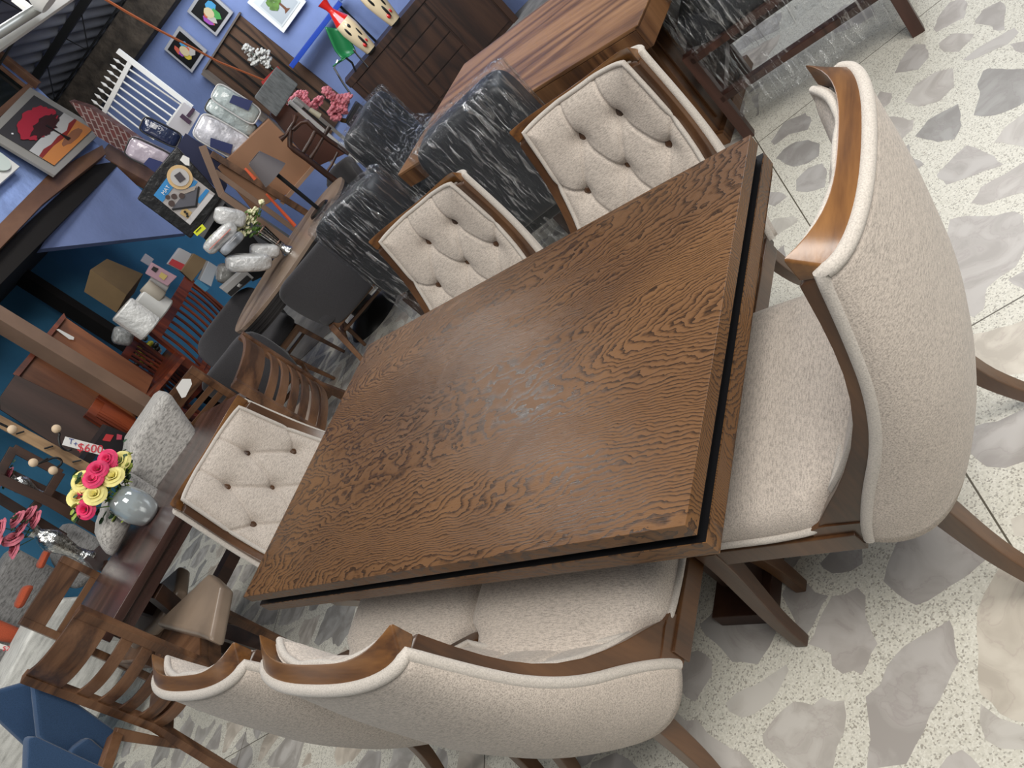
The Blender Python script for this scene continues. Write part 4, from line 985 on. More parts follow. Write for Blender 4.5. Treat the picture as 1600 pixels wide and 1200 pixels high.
REDP = plain('red_print', (.42,.02,.03), .5); LB = plain('box_blue_print', (.03,.17,.30), .5)
carton('pink printed carton next to the white rolls', [(238,410),(264,425),(277,432),(262,447),(228,428)], 6.6, 29, .2, plain('pink_carton', (.40,.24,.29), .5), stripes=[([(240,416),(248,420),(243,426),(236,421)], BLACK, 'print'), ([(252,425),(262,431),(256,438),(248,432)], plain('yellow_print', (.5,.38,.12), .5), 'print')])
carton('white carton with a red lower half behind the pink one', [(281,387),(300,397),(283,424),(262,413)], 6.9, 29, .2, plain('white_carton', (.36,.36,.38), .5), stripes=[([(269,404),(290,414),(284,423),(263,412)], REDP, 'print')])
carton('brown carton with tape among the stack', [(303,396),(325,408),(300,440),(283,424)], 6.8, 29, .25, plain('brown_carton', (.16,.105,.05), .7))
carton('small pale carton at the shadowed left end of the stack', [(228,396),(241,405),(233,416),(220,408)], 7.1, 29, .2, plain('pale_carton', (.20,.20,.24), .6))
carton('white topped carton with blue side in clear film', [(326,408),(340,417),(330,448),(312,438)], 6.6, 30, .25, plain('film_carton', (.34,.37,.41), .3, coat=.6), stripes=[([(308,436),(327,450),(321,456),(303,442)], LB, 'print')])
bag('bagged_goods', 'crumpled clear bag of small goods beside the film wrapped carton', 'bag', (338,425), (366,430), 16, 6.4, 31, .2, plain('grey_clear_bag', (.24,.235,.22), .25, coat=.6, bump=1, bscale=12), None, jit=.06)
carton('long grey carton with black panel above the grey seat', [(382,421),(397,434),(362,464),(346,452)], 6.0, 31, .2, plain('grey_carton', (.33,.32,.31), .5), stripes=[([(386,430),(393,436),(361,463),(355,458)], BLACK, 'print'), ([(373,443),(379,445),(375,450),(370,447)], WHITE, 'print')])
def roll(label, p1, p2, r, mat, D=6.7, az=28, cat='roll'):
    a = F(*p1, D, az); b = F(*p2, D, az); L = (b-a).length
    t = thing('fabric_roll', label, cat, (a+b)/2, 0, 'white rolls beside the red slatted chair')
    MB().lathe([(0,0),(r*.9,0),(r,.01),(r,L-.01),(r*.9,L),(0,L)], a, axis=(b-a), seg=28).build('wrapped_cylinder', mat, t)
roll('matt white roll lying beside the red slatted chair', (218,462), (258,488), .11, plain('matt_white_roll', (.62,.62,.60), .7))
roll('glossy film-covered white roll below the matt one', (190,482), (236,515), .11, WPLAS, D=6.5)
roll('thin pale roll between the pink carton and the wide rolls', (234,436), (262,450), .055, plain('pale_roll', (.42,.42,.41), .6), D=6.7)
roll('short rolled package with a printed end between the rolls', (226,446), (252,466), .06, plain('sandy_roll', (.38,.34,.28), .5), D=6.65)
bag('glitter_bag', 'round grey glittery bag above the second red slatted chair', 'bag', (175,522), (208,528), 16, 6.9, 25, .25, plain('grey_glitter', (.26,.27,.27), .3, noise=.4, nscale=50), None)

# ---- orange boards and dark board leaning on the teal wall
t = thing('headboard', 'large orange-brown framed headboard leaning against the teal wall', 'headboard', F(110,560,6.0,15))
az_ = 15
slab([(100,491),(190,548),(205,640),(150,668),(134,640),(24,585)], 5.95, az_, .05, 'frame', REDW, t, bevel=.004) if False else None
slab([(97,492),(240,590),(200,680),(140,650),(22,585)], 6.75, az_, .05, 'panel', ORW, t, bevel=.004)
slab([(100,489),(103,496),(28,590),(20,584)], 6.69, az_, .06, 'left_stile', REDW, t)
slab([(70,535),(160,595),(158,600),(67,540)], 6.69, az_, .04, 'middle_rail', REDW, t)
slab([(88,515),(92,514),(116,527),(115,531),(108,530)], 6.68, az_, .01, 'label_strip', WHITE, t)
t = slabthing('dark_headboard', 'dark brown plain board leaning below the orange-brown headboard', 'board', [(24,585),(170,655),(185,680),(150,705),(140,730),(0,640),(0,620)], 6.5, az_, .05, wood('dark_leaning_board', (.07,.036,.028), (.05,.025,.019), (.03,.016,.012), axis='Z', scale=6, rough=.5), .004)

# ---- coat strip with wooden knobs, price tag
t = thing('coat_rack', 'raw wood coat pole with black wire hooks and wooden balls', 'coat rack', F(60,690,4.6,14))
RAW = wood('raw_pine_pole', (.36,.23,.12), (.27,.165,.085), (.17,.10,.05), axis='Z', scale=14, rough=.7)
m = MB(); barpx([(-20,648),(150,740)], 4.6, 14, .058, .055, m); m.build('pole', RAW, t, bevel=.004)
def knob(pts, k):
    MB().tube(smoothp([F(x, y, 4.5, 14) for x, y in pts]), .006, 6).build('hook_wire', DKMET, t)
    MB().ell(F(*k, 4.5, 14), (.022,.022,.022), nu=14, nv=10).build('wooden_ball', plain('pale_ball', (.62,.47,.32), .6), t)
knob([(112,702),(105,704),(95,698),(92,685),(93,678),(88,671)], (88,670)); knob([(60,724),(72,720),(85,715),(95,718),(95,726),(85,733)], (83,735)); knob([(48,723),(60,724),(75,716)], (52,723)); knob([(-10,657),(5,664),(16,669)], (19,671))
for a, b in (((25,678),(38,674)), ((69,701),(83,697)), ((113,722),(127,719))):
    MB().tube([F(*a, 4.54, 14), F(*b, 4.54, 14)], .005, 6).build('wire_wrap', DKMET, t)
t = thing('price_tag', 'white price tag reading $600 hanging from the coat rack hook', 'price tag', F(130,697,4.45,14))
slab([(102,682),(155,696),(165,704),(160,712),(97,695)], 4.45, 14, .003, 'card', WHITE, t)
RINK = plain('red_ink', (.62,.03,.05), .5); BINK = plain('blue_ink', (.03,.06,.25), .5)
text('$600', (141,701), .058, 4.44, 14, -65, RINK, t); text('T', (111,690), .038, 4.44, 14, -65, BINK, t); text('+', (118,694), .038, 4.44, 14, -65, BINK, t)

# ---- dark rack with mirror frame, small vase
t = thing('display_rack', 'dark wooden rack with square frame against the teal wall', 'rack', F(50,740,5.4,13))
m = MB(); barpx([(20,700),(95,740)], 5.4, 13, .045, .05, m); m.build('frame_side', DWOOD, t, bevel=.003)
m = MB(); barpx([(22,700),(-15,765)], 5.4, 13, .045, .05, m); m.build('frame_top', DWOOD, t, bevel=.003)
m = MB(); barpx([(95,738),(66,785)], 5.4, 13, .045, .05, m); m.build('frame_bottom', DWOOD, t, bevel=.003)
m = MB(); barpx([(-15,742),(80,785),(155,830)], 5.4, 13, .05, .06, m); m.build('front_post', DWOOD, t, bevel=.003)
m = MB(); barpx([(-15,725),(120,790)], 5.6, 13, .04, .05, m); m.build('rear_post', DWOOD, t, bevel=.003)
m = MB(); barpx([(-15,770),(100,840)], 5.75, 13, .05, .06, m); m.build('rear_post', DWOOD, t, bevel=.003)
m = MB(); barpx([(60,785),(33,818)], 5.5, 13, .04, .05, m); m.build('crossbar', DWOOD, t, bevel=.003)
SPR = [(0,0),(.035,0),(.04,.01),(.03,.03),(.032,.07),(.055,.12),(.07,.17),(.06,.21),(.035,.235),(.045,.26)]
def flower_vase(name, label, base, s, mat, prof, flowers, petal, leaf, group=None, fs=.03):
    t = thing(name, label, 'vase', base, 0, group)
    MB().lathe([(r*s, z*s) for r, z in prof], base, seg=28).build('vase_body', mat, t, smooth=60)
    top = base+Vector((0,0,prof[-1][1]*s)); rnd = random.Random(len(label))
    for k, (dx, dy, dz, mt) in enumerate(flowers):
        p = top+Vector((dx, dy, dz)); MB().tube([top-Vector((0,0,.05)), p], .0025, 5).build('stem', leaf, t)
        rose(p, fs, mt or petal, t, k)
    m = MB()
    for k in range(26):
        a = rnd.uniform(0, 6.28); r = rnd.uniform(.01, .10*fs/.03); p = top+Vector((r*cos(a), r*sin(a), rnd.uniform(-.01, .09*fs/.03)))
        m.ell(p, (.016, .010, .004), Matrix.Rotation(rnd.uniform(0, 6), 3, 'Z')@Matrix.Rotation(rnd.uniform(-1, 1), 3, 'X'), 6, 4)
    m.build('foliage', leaf, t)
    return t
def rose(c, r, mat, parent, seed=0, name='rose', direction=None):
    """overlapping cupped petals in three whorls around a tight bud"""
    rnd = random.Random(seed+11); m = MB()
    d = Vector(direction).normalized() if direction is not None else Vector((rnd.uniform(-.5,.5), rnd.uniform(-.8,.2), 1)).normalized()
    Q = d.to_track_quat('Z', 'Y').to_matrix()
    for ring, (n, rad, hgt, open_) in enumerate(((3,.30,.62,.12),(4,.55,.60,.32),(5,.82,.48,.62),(6,1.0,.30,.95))):
        for i in range(n):
            a0 = 2*pi*i/n+ring*.7+rnd.uniform(-.15,.15); wd = 2.6*pi/n
            def fn(u, v, a0=a0, wd=wd, rad=rad, hgt=hgt, open_=open_):
                a = a0+(u-.5)*wd; rr = r*rad*(.35+.65*v**.8)+r*open_*.28*max(0, v-.7)/.3
                z = r*(hgt*(v**1.1)*(1-.25*abs(2*u-1)**2)-.1)-r*open_*.35*max(0, v-.75)/.25
                return Vector(c)+Q@Vector((rr*cos(a), rr*sin(a), z))
            m.grid(fn, 5, 5)
    return m.build(name, mat, parent, smooth=70)

# ------------------------------------------------------------------ dark table with the rose vase
t = thing('long_dark_table', 'glossy dark brown dining table behind, carrying the opal rose vase', 'table', (.0, 2.35, 0))
TP = [at(262,825,.76), at(172,985,.76), at(138,950,.76), at(160,892,.76), at(240,765,.76), at(300,682,.76), at(360,635,.76), at(372,660,.76)]
TX0, TX1, TY0, TY1 = -.57, .72, 2.03, 2.74
MB().box(((TX0+TX1)/2, (TY0+TY1)/2, .74), (TX1-TX0, TY1-TY0, .04), rz=RAD(-3)).build('tabletop', DTOP, t, bevel=.003)
MB().box(((TX0+TX1)/2, (TY0+TY1)/2, .69), (TX1-TX0-.06, TY1-TY0-.06, .06), rz=RAD(-3)).build('apron', DTOP, t)
for x in (TX0+.25, TX1-.25):
    m = MB(); m.bar([(x-.0, TY0+.05, .0), (x, TY1-.1, .66)], .07, .07); m.build('crossed_leg', DWOOD, t, bevel=.003)
    m = MB(); m.bar([(x+.0, TY1-.05, .0), (x, TY0+.1, .66)], .07, .07); m.build('crossed_leg', DWOOD, t, bevel=.003)
MB().bar([(TX0+.25, 2.38, .33), (TX1-.25, 2.38, .33)], .06, .08).build('stretcher', DWOOD, t)

# slatted ladder-back chairs
def ladder_chair(name, label, pl, pr, ztop, sgn, nsl, curve, wide, mat, group=None, vertical=False, seatmat=None, arms=False, lean=.10, Hs=.46, depth=.42, backlow=.5, foot=None, slat=.03, flare=0):
    A = at(*pl, ztop); B = at(*pr, ztop); mid = (A+B)/2; d = B-A; w = Vector((d.x, d.y, 0)).length
    rz = math.atan2(d.y, d.x)
    if sgn < 0: rz += pi
    t = thing(name, label, 'chair', (mid.x, mid.y, 0), rz, group); hw = w/2
    # local: x across, +y forward from the top of the back
    def yb(z): return lean*(1-(z-.45)/(ztop-.45)) if z > .45 else lean-.10*(.45-z)/.45*1.2
    kw = dict(local=True)
    for s in (-1, 1):
        zs = [0, .15, .3, .45, .6, .75, .9, ztop] if ztop > .92 else [0, .15, .3, .45, .6, .75, ztop]
        MB().bar([(s*(hw-.018), yb(z), z) for z in zs], .036, .042, side=(1,0,0)).build('back_post', mat, t, bevel=.003, **kw)
        MB().bar([(s*(hw-.02), lean+depth, Hs-.03), (s*(hw-.02), lean+depth+.01, 0)], .04, .04, side=(1,0,0), taper=[1,.8]).build('front_leg', mat, t, bevel=.003, **kw)
        MB().box((s*(hw-.02), lean+depth/2, Hs-.06), (.025, depth, .06)).build('side_rail', mat, t, **kw)
    def arc(z, hh, th, nm):
        m = MB(); n = 12; P = []
        for i in range(n+1):
            u = i/n*2-1; P.append(((hw-.03)*u, yb(z)-curve*(1-u*u), z))
        m.bar(P, th, hh, side=(0,1,0)); m.build(nm, mat, t, bevel=.002, **kw)
    arc(ztop-wide/2, wide, .02, 'top_rail')
    if not vertical:
        z0, z1 = backlow, ztop-wide
        for k in range(nsl):
            arc(z1-(k+1)*(z1-z0)/(nsl+.5), slat, .014, 'slat')
        arc(backlow-.02, .04, .02, 'lower_rail')
    else:
        arc(backlow, .05, .02, 'lower_rail')
        for k in range(nsl):
            u = (k+.5)/nsl*2-1; x = (hw-.04)*u
            P = [(x, yb(z)-curve*(1-u*u)-.025*sin((z-backlow)/(ztop-backlow)*pi), z) for z in [backlow+(ztop-wide-backlow)*j/6 for j in range(7)]]
            MB().bar(P, slat, .014, side=(1,0,0)).build('slat', mat, t, **kw)
    MB().box((0, lean+depth/2+.01, Hs-.01), (2*hw-.01, depth+.04, .045)).build('seat', seatmat or mat, t, bevel=.012, **kw)
    MB().box((0, lean+depth, Hs-.06), (2*hw-.06, .025, .06)).build('front_rail', mat, t, **kw)
    if arms:
        for s in (-1, 1): MB().box((s*hw, lean+depth/2, Hs+.2), (.06, depth+.05, .03)).build('armrest', mat, t, bevel=.004, **kw)
    return t
G = 'walnut ladder-back chairs around the dark table'
ladder_chair('ladder_back_chair', 'walnut ladder-back chair with curved slats, large in the lower left corner', (32,1062), (125,948), .97, 1, 4, .06, .13, MIDW, G, lean=.02, depth=.44, backlow=.46, slat=.045)
ladder_chair('ladder_back_chair', 'walnut ladder-back chair seen over the silver vase, behind the dark table', (28,975), (98,868), .93, -1, 2, .0, .11, MIDW, G, lean=.0, backlow=.62, slat=.045)
ladder_chair('ladder_back_chair', 'walnut ladder-back chair with a white tag, behind the rose vase side', (243,640), (300,572), .93, -1, 3, .0, .10, MIDW, G, lean=0, backlow=.62, slat=.035)
ladder_chair('ladder_back_chair', 'walnut ladder-back chair with five bowed slats beside the grey bar seats', (364,600), (376,522), .93, 1, 5, .05, .11, MIDW, G, lean=-.02, seatmat=plain('beige_seat', (.46,.36,.29), .7), slat=.04)
t = slabthing('hanging_tag', 'white paper tag hung on the far walnut chair top rail', 'tag', [(285,592),(298,592),(300,600),(290,620),(284,622),(275,606)], 4.15, 22, .003, WHITE)

# satin seats tucked under the dark table
for lab, pix, z in (('taupe satin covered seat pad under the dark table, nearest the oak table', [(347,905),(368,925),(352,1013),(330,1003),(262,985)], .46), ('taupe satin covered seat pad further left, mostly under the dark table', [(300,892),(262,925),(205,990),(222,1020),(268,975),(296,930)], .44)):
    tag(MB().prism([at(x, y, z) for x, y in pix], (0, 0, .07)).build('satin_seat_pad', SATIN, None, bevel=.02, smooth=80), lab, 'seat pad', 'taupe satin seat pads')

# ------------------------------------------------------------------ reddish slatted chairs and their table
G = 'reddish slatted dining chairs at the back'
ladder_chair('slatted_dining_chair', 'large reddish slatted chair, front one beside the white rolls', (233,520), (290,430), 1.02, 1, 10, .03, .10, REDW, G, vertical=True, lean=.08, backlow=.5, slat=.022)
ladder_chair('slatted_dining_chair', 'smaller reddish slatted chair beside the glittery glass ornament', (177,572), (208,525), 1.08, 1, 7, .02, .07, REDW, G, vertical=True, lean=.05, backlow=.5, slat=.022)
ladder_chair('slatted_dining_chair', 'reddish slatted chair mostly hidden behind the taupe post', (131,650), (153,618), 1.08, 1, 7, .02, .07, REDW, G, vertical=True, lean=.05, backlow=.5, slat=.022)
t = thing('red_dining_table', 'reddish glossy dining table under the glass ornaments', 'table', at(260,570,.7))
MB().prism([at(268,545,.74), at(290,560,.74), at(215,650,.76), at(195,632,.76)], (0,0,.03)).build('tabletop', REDW, t)
MB().prism([at(272,552,.70), at(288,562,.70), at(220,655,.70), at(200,645,.70)], (0,0,.04)).build('apron', REDW, t)
for q in ((284,566),(222,654)):
    a = at(*q, .7); MB().box((a.x, a.y, .35), (.07,.07,.7)).build('leg', REDW, t)
def ornament(label, px, py, s, seed):
    b = at(px, py, .77); t = thing('glass_ornament', label, 'ornament', b, 0, 'yellow and black glass ornaments')
    rnd = random.Random(seed); m = MB(); m2 = MB()
    for k in range(46):
        q = b+Vector((rnd.gauss(0,.045), rnd.gauss(0,.045), abs(rnd.gauss(.07,.05))))*s if False else b+Vector((rnd.gauss(0,.045)*s, rnd.gauss(0,.045)*s, abs(rnd.gauss(.07,.04))*s))
        (m if k % 2 else m2).ell(q, (.022*s,.018*s,.018*s), nu=8, nv=6)
    m.build('beads', plain('yellow_glass%d' % seed, (.55,.50,.02), .1, coat=.8), t); m2.build('beads', plain('dark_glass%d' % seed, (.04,.04,.03), .1, coat=.8), t)
    MB().lathe([(0,0),(.05*s,0),(.06*s,.02*s),(0,.03*s)], b).build('dish', CHROME, t)
ornament('large glittery glass ornament on the red table between the slatted chairs', 246, 556, 1.4, 1)
ornament('smaller yellow and black glass ornament, upper of the two by the post', 217, 596, .8, 2)
ornament('smaller yellow and black glass ornament, lower of the two by the post', 203, 607, .8, 3)
t = slabthing('red_black_boxes', 'red and black gift box stack behind the grey sofa', 'box', [(168,665),(205,680),(200,705),(150,712),(130,745),(118,735)], 5.0, 18, .25, plain('black_box', (.012,.010,.012), .3))
slab([(166,678),(178,680),(172,690),(160,688)], 4.99, 18, .006, 'red_flap', plain('red_box', (.45,.02,.025), .5), t)
slab([(183,678),(191,680),(190,687),(182,687)], 4.99, 18, .006, 'rose_print', plain('rose_red', (.45,.05,.09), .5), t)

# ------------------------------------------------------------------ sofas
def cushion_slab(pix, D, az, th, name, mat, parent, bev=.05):
    return slab(pix, D, az, th, name, mat, parent, bevel=bev, smooth=80)
t = thing('grey_sofa', 'light grey ribbed sofa behind the far walnut chairs and rose vase', 'sofa', F(240,720,4.6,20))
cushion_slab([(262,606),(320,690),(262,790),(196,745),(205,690)], 4.4, 20, .35, 'backrest', SOFAF, t)
cushion_slab([(198,735),(262,775),(240,812),(190,790)], 4.3, 20, .25, 'arm_cushion', SOFAF, t)
cushion_slab([(172,782),(215,805),(178,880),(150,848)], 4.15, 20, .30, 'arm_cushion', SOFAF, t)
t = thing('corner_sofa', 'darker grey corner sofa with orange cushions at the left image edge', 'sofa', F(60,930,4.6,8))
cushion_slab([(22,853),(110,900),(60,1010),(-30,985),(-30,930)], 5.9, 6, .3, 'backrest', SOFAD, t)
cushion_slab([(108,812),(165,846),(150,905),(120,925),(86,868)], 5.8, 6, .3, 'backrest', SOFAD, t)
cushion_slab([(-30,960),(50,985),(28,1075),(-30,1075)], 5.5, 6, .35, 'seat', SOFAD, t)
t = thing('grey_daybed', 'pale grey quilted daybed behind the large walnut ladder-back chair', 'daybed', F(110,1020,3.5,6))
slab([(62,962),(100,935),(175,930),(215,1010),(150,1130),(90,1220),(-60,1230),(-60,1060),(0,1075)], 4.95, 4, .4, 'mattress', fabric('pale_quilt', (.52,.52,.49), var=.25, thread=50, streak='X', bump=.7), t, bevel=.02, smooth=80)
for lab, pix in (('orange cushion on the corner sofa, uppermost beside the silver vase', [(72,858),(82,860),(68,890),(58,886)]), ('orange cushion on the corner sofa, between the upper and larger ones', [(38,915),(56,914),(36,952),(22,950)]), ('orange cushion on the corner sofa, largest, left image edge', [(-20,965),(4,970),(46,988),(34,1008),(-20,1000)]), ('small orange cushion beside the sofa price tag', [(43,1014),(33,1020),(16,1036),(26,1042),(38,1034)])):
    tag(slab(pix, 5.38, 6, .10, 'orange_cushion', ORF, None, bevel=.03, smooth=80), lab, 'cushion', 'orange sofa cushions')
t = thing('price_tag', 'white price tag with red figures on the corner sofa', 'price tag', F(20,1015,4.2,6))
slab([(-4,1004),(32,1016),(30,1022),(-6,1012)], 5.3, 6, .003, 'card', WHITE, t)
text('$20,500', (22,1014), .035, 5.29, 6, -70, RINK, t)

# silver vase with dusty pink flowers, opal rose vase, oval-table vase, rack vase
def pv(px, py, z): return at(px, py, z)
b = F(150,878,5.1,8)
t = thing('side_table', 'dark grey side table holding the tall silver vase', 'table', (b.x, b.y, 0))
MB().prism([F(138,878,4.95,8), F(162,856,5.3,8), F(176,866,5.3,8), F(150,894,4.95,8)], (0,0,.03)).build('tabletop', plain('grey_glossy_top', (.10,.09,.09), .15), t)
MB().box((b.x, b.y, b.z/2-.02), (.06,.06,b.z-.04)).build('pillar', DWOOD, t)
VB = [(0,0),(.06,0),(.065,.02),(.05,.05),(.042,.12),(.06,.20),(.08,.26),(.085,.31),(.06,.37),(.038,.40),(.055,.45)]
b = Vector((b.x, b.y, b.z+.031))
flower_vase('silver_vase', 'tall crackled silver vase with dusty pink flowers beside the ladder-back chair', b, .78, SILV, VB,
            [(.02,0,.10,None),(.08,.03,.06,None),(.06,0,.02,None),(-.06,-.02,.14,None),(-.08,0,.06,None),(-.14,0,.12,None),(-.02,0,.05,None),(-.12,.02,.02,None)], DUSTY, DKGREEN, fs=.045)
# opal vase on dark table
b = at(238, 806, .762)
prof = [(0,0),(.05,0),(.068,.02),(.082,.07),(.083,.11),(.074,.16),(.055,.195),(.046,.20)]
t = thing('rose_vase', 'iridescent glass vase with hot pink and yellow roses on the dark table', 'vase', b)
MB().lathe(prof, b, seg=36).build('vase_body', OPAL, t, smooth=60)
view = (CAM-b).normalized(); Dv = (b-CAM).dot(azv(18))
for k, (x, y, mt) in enumerate([(129,796,PINK),(144,772,YELL),(119,776,YELL),(127,768,PINK),(141,747,PINK),(172,744,YELL),(124,752,YELL),(164,726,PINK),(183,720,YELL),(148,733,PINK),(163,717,PINK)]):
    p = F(x+4, y, Dv+{1:-.06, 4:-.055, 5:-.06, 9:-.05, 0:-.04}.get(k, .015), 18)
    MB().tube([b+Vector((0,0,.12)), p], .003, 5).build('stem', GREENL, t)
    rose(p, .043 if mt is YELL else .039, mt, t, k, direction=view+Vector((random.uniform(-.4,.4), random.uniform(-.3,.3), .5)))
rnd = random.Random(4)
m = MB(); m2 = MB()
for k in range(300):
    x = rnd.uniform(112,205); y = 870-x*.80+rnd.gauss(12,14) if k % 3 else rnd.uniform(740,815)
    if x < 150 and y < 735: continue
    p = F(x, y, Dv+rnd.uniform(-.02,.10), 18)
    (m if k % 2 else m2).ell(p, (.021,.012,.003), Matrix.Rotation(rnd.uniform(0,6), 3, 'Z')@Matrix.Rotation(rnd.uniform(-1.4,1.4), 3, 'X'), 6, 4)
m.build('foliage', LIME, t); m2.build('foliage', DKGREEN, t)
b = F(68, 775, 5.5, 13)
flower_vase('small_silver_vase', 'small silver vase with pink flowers inside the dark square frame', b, .8, SILV, SPR, [(0,0,.05,None),(-.04,0,.09,None),(.03,0,.02,None),(-.06,0,.03,None)], DUSTY, DKGREEN, fs=.03)

# ------------------------------------------------------------------ oval table and charcoal chairs
t = thing('oval_table', 'oval greyish wood table with thick black ribbed edge', 'table', (2.24, 3.02, 0))
OC = Vector((2.24, 3.02, 0)); oa, ob, orz = .74, .37, RAD(-2)
def oval(a, b, z, n=64): return [OC+Matrix.Rotation(orz, 3, 'Z')@Vector((a*cos(2*pi*k/n), b*sin(2*pi*k/n), z)) for k in range(n)]
MB().prism(oval(oa, ob, .735), (0,0,.025)).build('tabletop', OVALW, t, bevel=.003, smooth=30)
m = MB()
for z, k in ((.725,-.004),(.71,-.012),(.695,-.004),(.68,-.012),(.665,-.004),(.65,-.012)): m.prism(oval(oa+k, ob+k, z-.006), (0,0,.014))
m.build('ribbed_band', plain('black_ribbed_band', (.02,.018,.018), .4), t, smooth=30)
MB().lathe([(0,0),(.25,0),(.22,.04),(.10,.1),(.09,.6),(.15,.66),(0,.66)], OC, seg=32).build('pedestal', DKMET, t)
b = at(451, 394, .762)
t = thing('flower_vase', 'silver fluted vase with cream flowers on the oval table', 'vase', b)
MB().lathe([(0,0),(.045,0),(.046,.012),(.025,.045),(.022,.07),(.03,.13),(.042,.24),(.038,.24),(0,.1)], b, seg=24).build('vase_body', SILV, t, smooth=60)
m = MB()
for k in range(12):
    a = 2*pi*k/12; m.tube([b+Vector((.026*cos(a), .026*sin(a), .08)), b+Vector((.043*cos(a), .043*sin(a), .235))], .003, 5)
m.build('flute', DKMET, t)
for zz in (.1,.235): MB().tube([b+Vector(((.030 if zz < .2 else .043)*cos(2*pi*k/20), (.030 if zz < .2 else .043)*sin(2*pi*k/20), zz)) for k in range(20)], .005, 6, closed=True).build('band', plain('rose_gold', (.6,.42,.34), .25, metal=1), t)
Dv = (b-CAM).dot(azv(38)); blossoms(t, [(372,357,4),(380,350,5),(386,345,6),(393,338,6),(399,330,5),(410,316,3),(388,360,5),(380,365,4),(396,345,5)], Dv, 38, 0, 12, CREAMP, seed=8, pr=.011, depth=.04)
rnd = random.Random(2); m = MB()
for k in range(60):
    p = F(rnd.uniform(384,408), rnd.uniform(330,368), Dv+rnd.uniform(-.04,.05), 38); m.ell(p, (.02,.009,.004), Matrix.Rotation(rnd.uniform(0,6), 3, 'Z')@Matrix.Rotation(rnd.uniform(-1.4,1.4), 3, 'X'), 6, 4)
m.build('foliage', GREENL, t)
MB().tube([b+Vector((0,0,.2)), F(395,350,Dv,38), F(410,318,Dv,38)], .003, 5).build('stem', GREENL, t)

def bar_chair(name, label, mid, rz, W=.46, ht=.80, hs=.50, group=None):
    """upholstered shell chair on tapered wooden legs; local +y is forward, origin under the back"""
    t = thing(name, label, 'chair', (mid[0], mid[1], 0), rz, group); hw = W/2
    def back(u, v):
        u = u*2-1; z = .36+(ht-.36)*v; x = hw*u*(1+.08*sin(v*pi)-.10*(1-v)**3)
        y = .16*abs(u)**2.6*(.35+.65*(1-v**2))-.035*v
        z2 = z-(.05*abs(u)**6 if v > .9 else 0)+.10*(1-abs(u)**3)*(-(1-v)**2)*0
        return Vector((x, y, z2))
    MB().grid(back, 20, 14).build('backrest', GREYF, t, solid=.045, smooth=80, local=True, subsurf=1)
    MB().ell((0, .25, hs-.03), (hw*.98, .25, .055), None, 28, 12, .45).build('seat', GREYF, t, smooth=80, local=True)
    MB().box((0, .25, hs-.10), (W-.06, .42, .05)).build('seat_frame', MIDW, t, bevel=.004, local=True)
    for sx in (-1, 1):
        for y0, y1 in ((.04,-.07),(.44,.50)):
            MB().bar([(sx*(hw-.05), y0, hs-.08), (sx*(hw+.01), y1, 0)], .042, .042, side=(1,0,0), taper=[1,.55]).build('leg', MIDW, t, bevel=.005, local=True)
        MB().bar([(sx*(hw-.03), -.01, .26), (sx*(hw-.03), .46, .26)], .02, .025).build('stretcher', MIDW, t, local=True)
    MB().bar([(-(hw-.03), .22, .26), ((hw-.03), .22, .26)], .02, .025).build('cross_stretcher', MIDW, t, local=True)
    return t
G = 'charcoal upholstered chairs around the oval table'
bar_chair('upholstered_chair', 'charcoal upholstered chair seen from behind, largest at the oval table', (1.75, 2.38), RAD(-45), .52, .80, .47, G)
a = at(322,590,.80); b = at(388,508,.80); mid = (a+b)/2
bar_chair('upholstered_chair', 'charcoal upholstered chair in profile left of the oval table, wooden legs clear', ((a.x+b.x)/2, (a.y+b.y)/2+.12), math.atan2(b.y-a.y, b.x-a.x)-RAD(0), .46, .80, .47, G)
bar_chair('upholstered_chair', 'slate upholstered chair behind the oval table, next to the long carton', (1.95, 3.85), RAD(180-30), .62, .80, .47, G)
bar_chair('upholstered_chair', 'charcoal upholstered chair hidden behind the film-wrapped seats', (3.16, 3.05), RAD(80), .46, .80, .47, G)

# ------------------------------------------------------------------ striped walnut table
def walnut_table():
    t = thing('walnut_table', 'striped walnut table with box pedestal beyond the facing beige chairs', 'table', (2.4, .7, 0))
    o = Vector((1.63, -.21, 0)); L = azv(13.0); Wd = azv(95)
    l, w = 1.84, 1.02
    def P(a, b, z): return o+L*a+Wd*b+Vector((0,0,z))
    def hx(a0,a1,b0,b1,z0,z1,name,mat,bev=.003):
        MB().hexa([P(a0,b0,z0),P(a1,b0,z0),P(a1,b1,z0),P(a0,b1,z0)],[P(a0,b0,z1),P(a1,b0,z1),P(a1,b1,z1),P(a0,b1,z1)]).build(name, mat, t, bevel=bev)
    tt = thing('x', 'x', 'x')
    bpy.data.objects.remove(tt)
    t.rotation_euler = (0,0,RAD(-13)); t.location = P(l/2, w/2, 0)
    hx(0,l,0,w,.745,.76,'tabletop',WTOP)
    hx(-.0,.02,0,w,.66,.758,'end_edge',WSIDE); hx(l-.02,l,0,w,.66,.758,'end_edge',WSIDE)
    hx(.02,l-.02,0,.02,.66,.744,'long_edge',WSIDE); hx(.02,l-.02,w-.02,w,.66,.744,'long_edge',WSIDE)
    hx(.12,l-.12,.12,w-.12,.62,.745,'apron',DWOOD)
    for a in (.20, l-.55):
        hx(a,a+.35,.28,w-.22,.06,.66,'pedestal',WSIDE); hx(a-.03,a+.38,.25,w-.19,0,.06,'plinth',WSIDE)
        hx(a+.03,a+.32,.265,.28,.10,.60,'raised_panel',WSIDE)
        hx(a-.012,a,.33,w-.27,.10,.60,'raised_panel',WSIDE)
walnut_table()

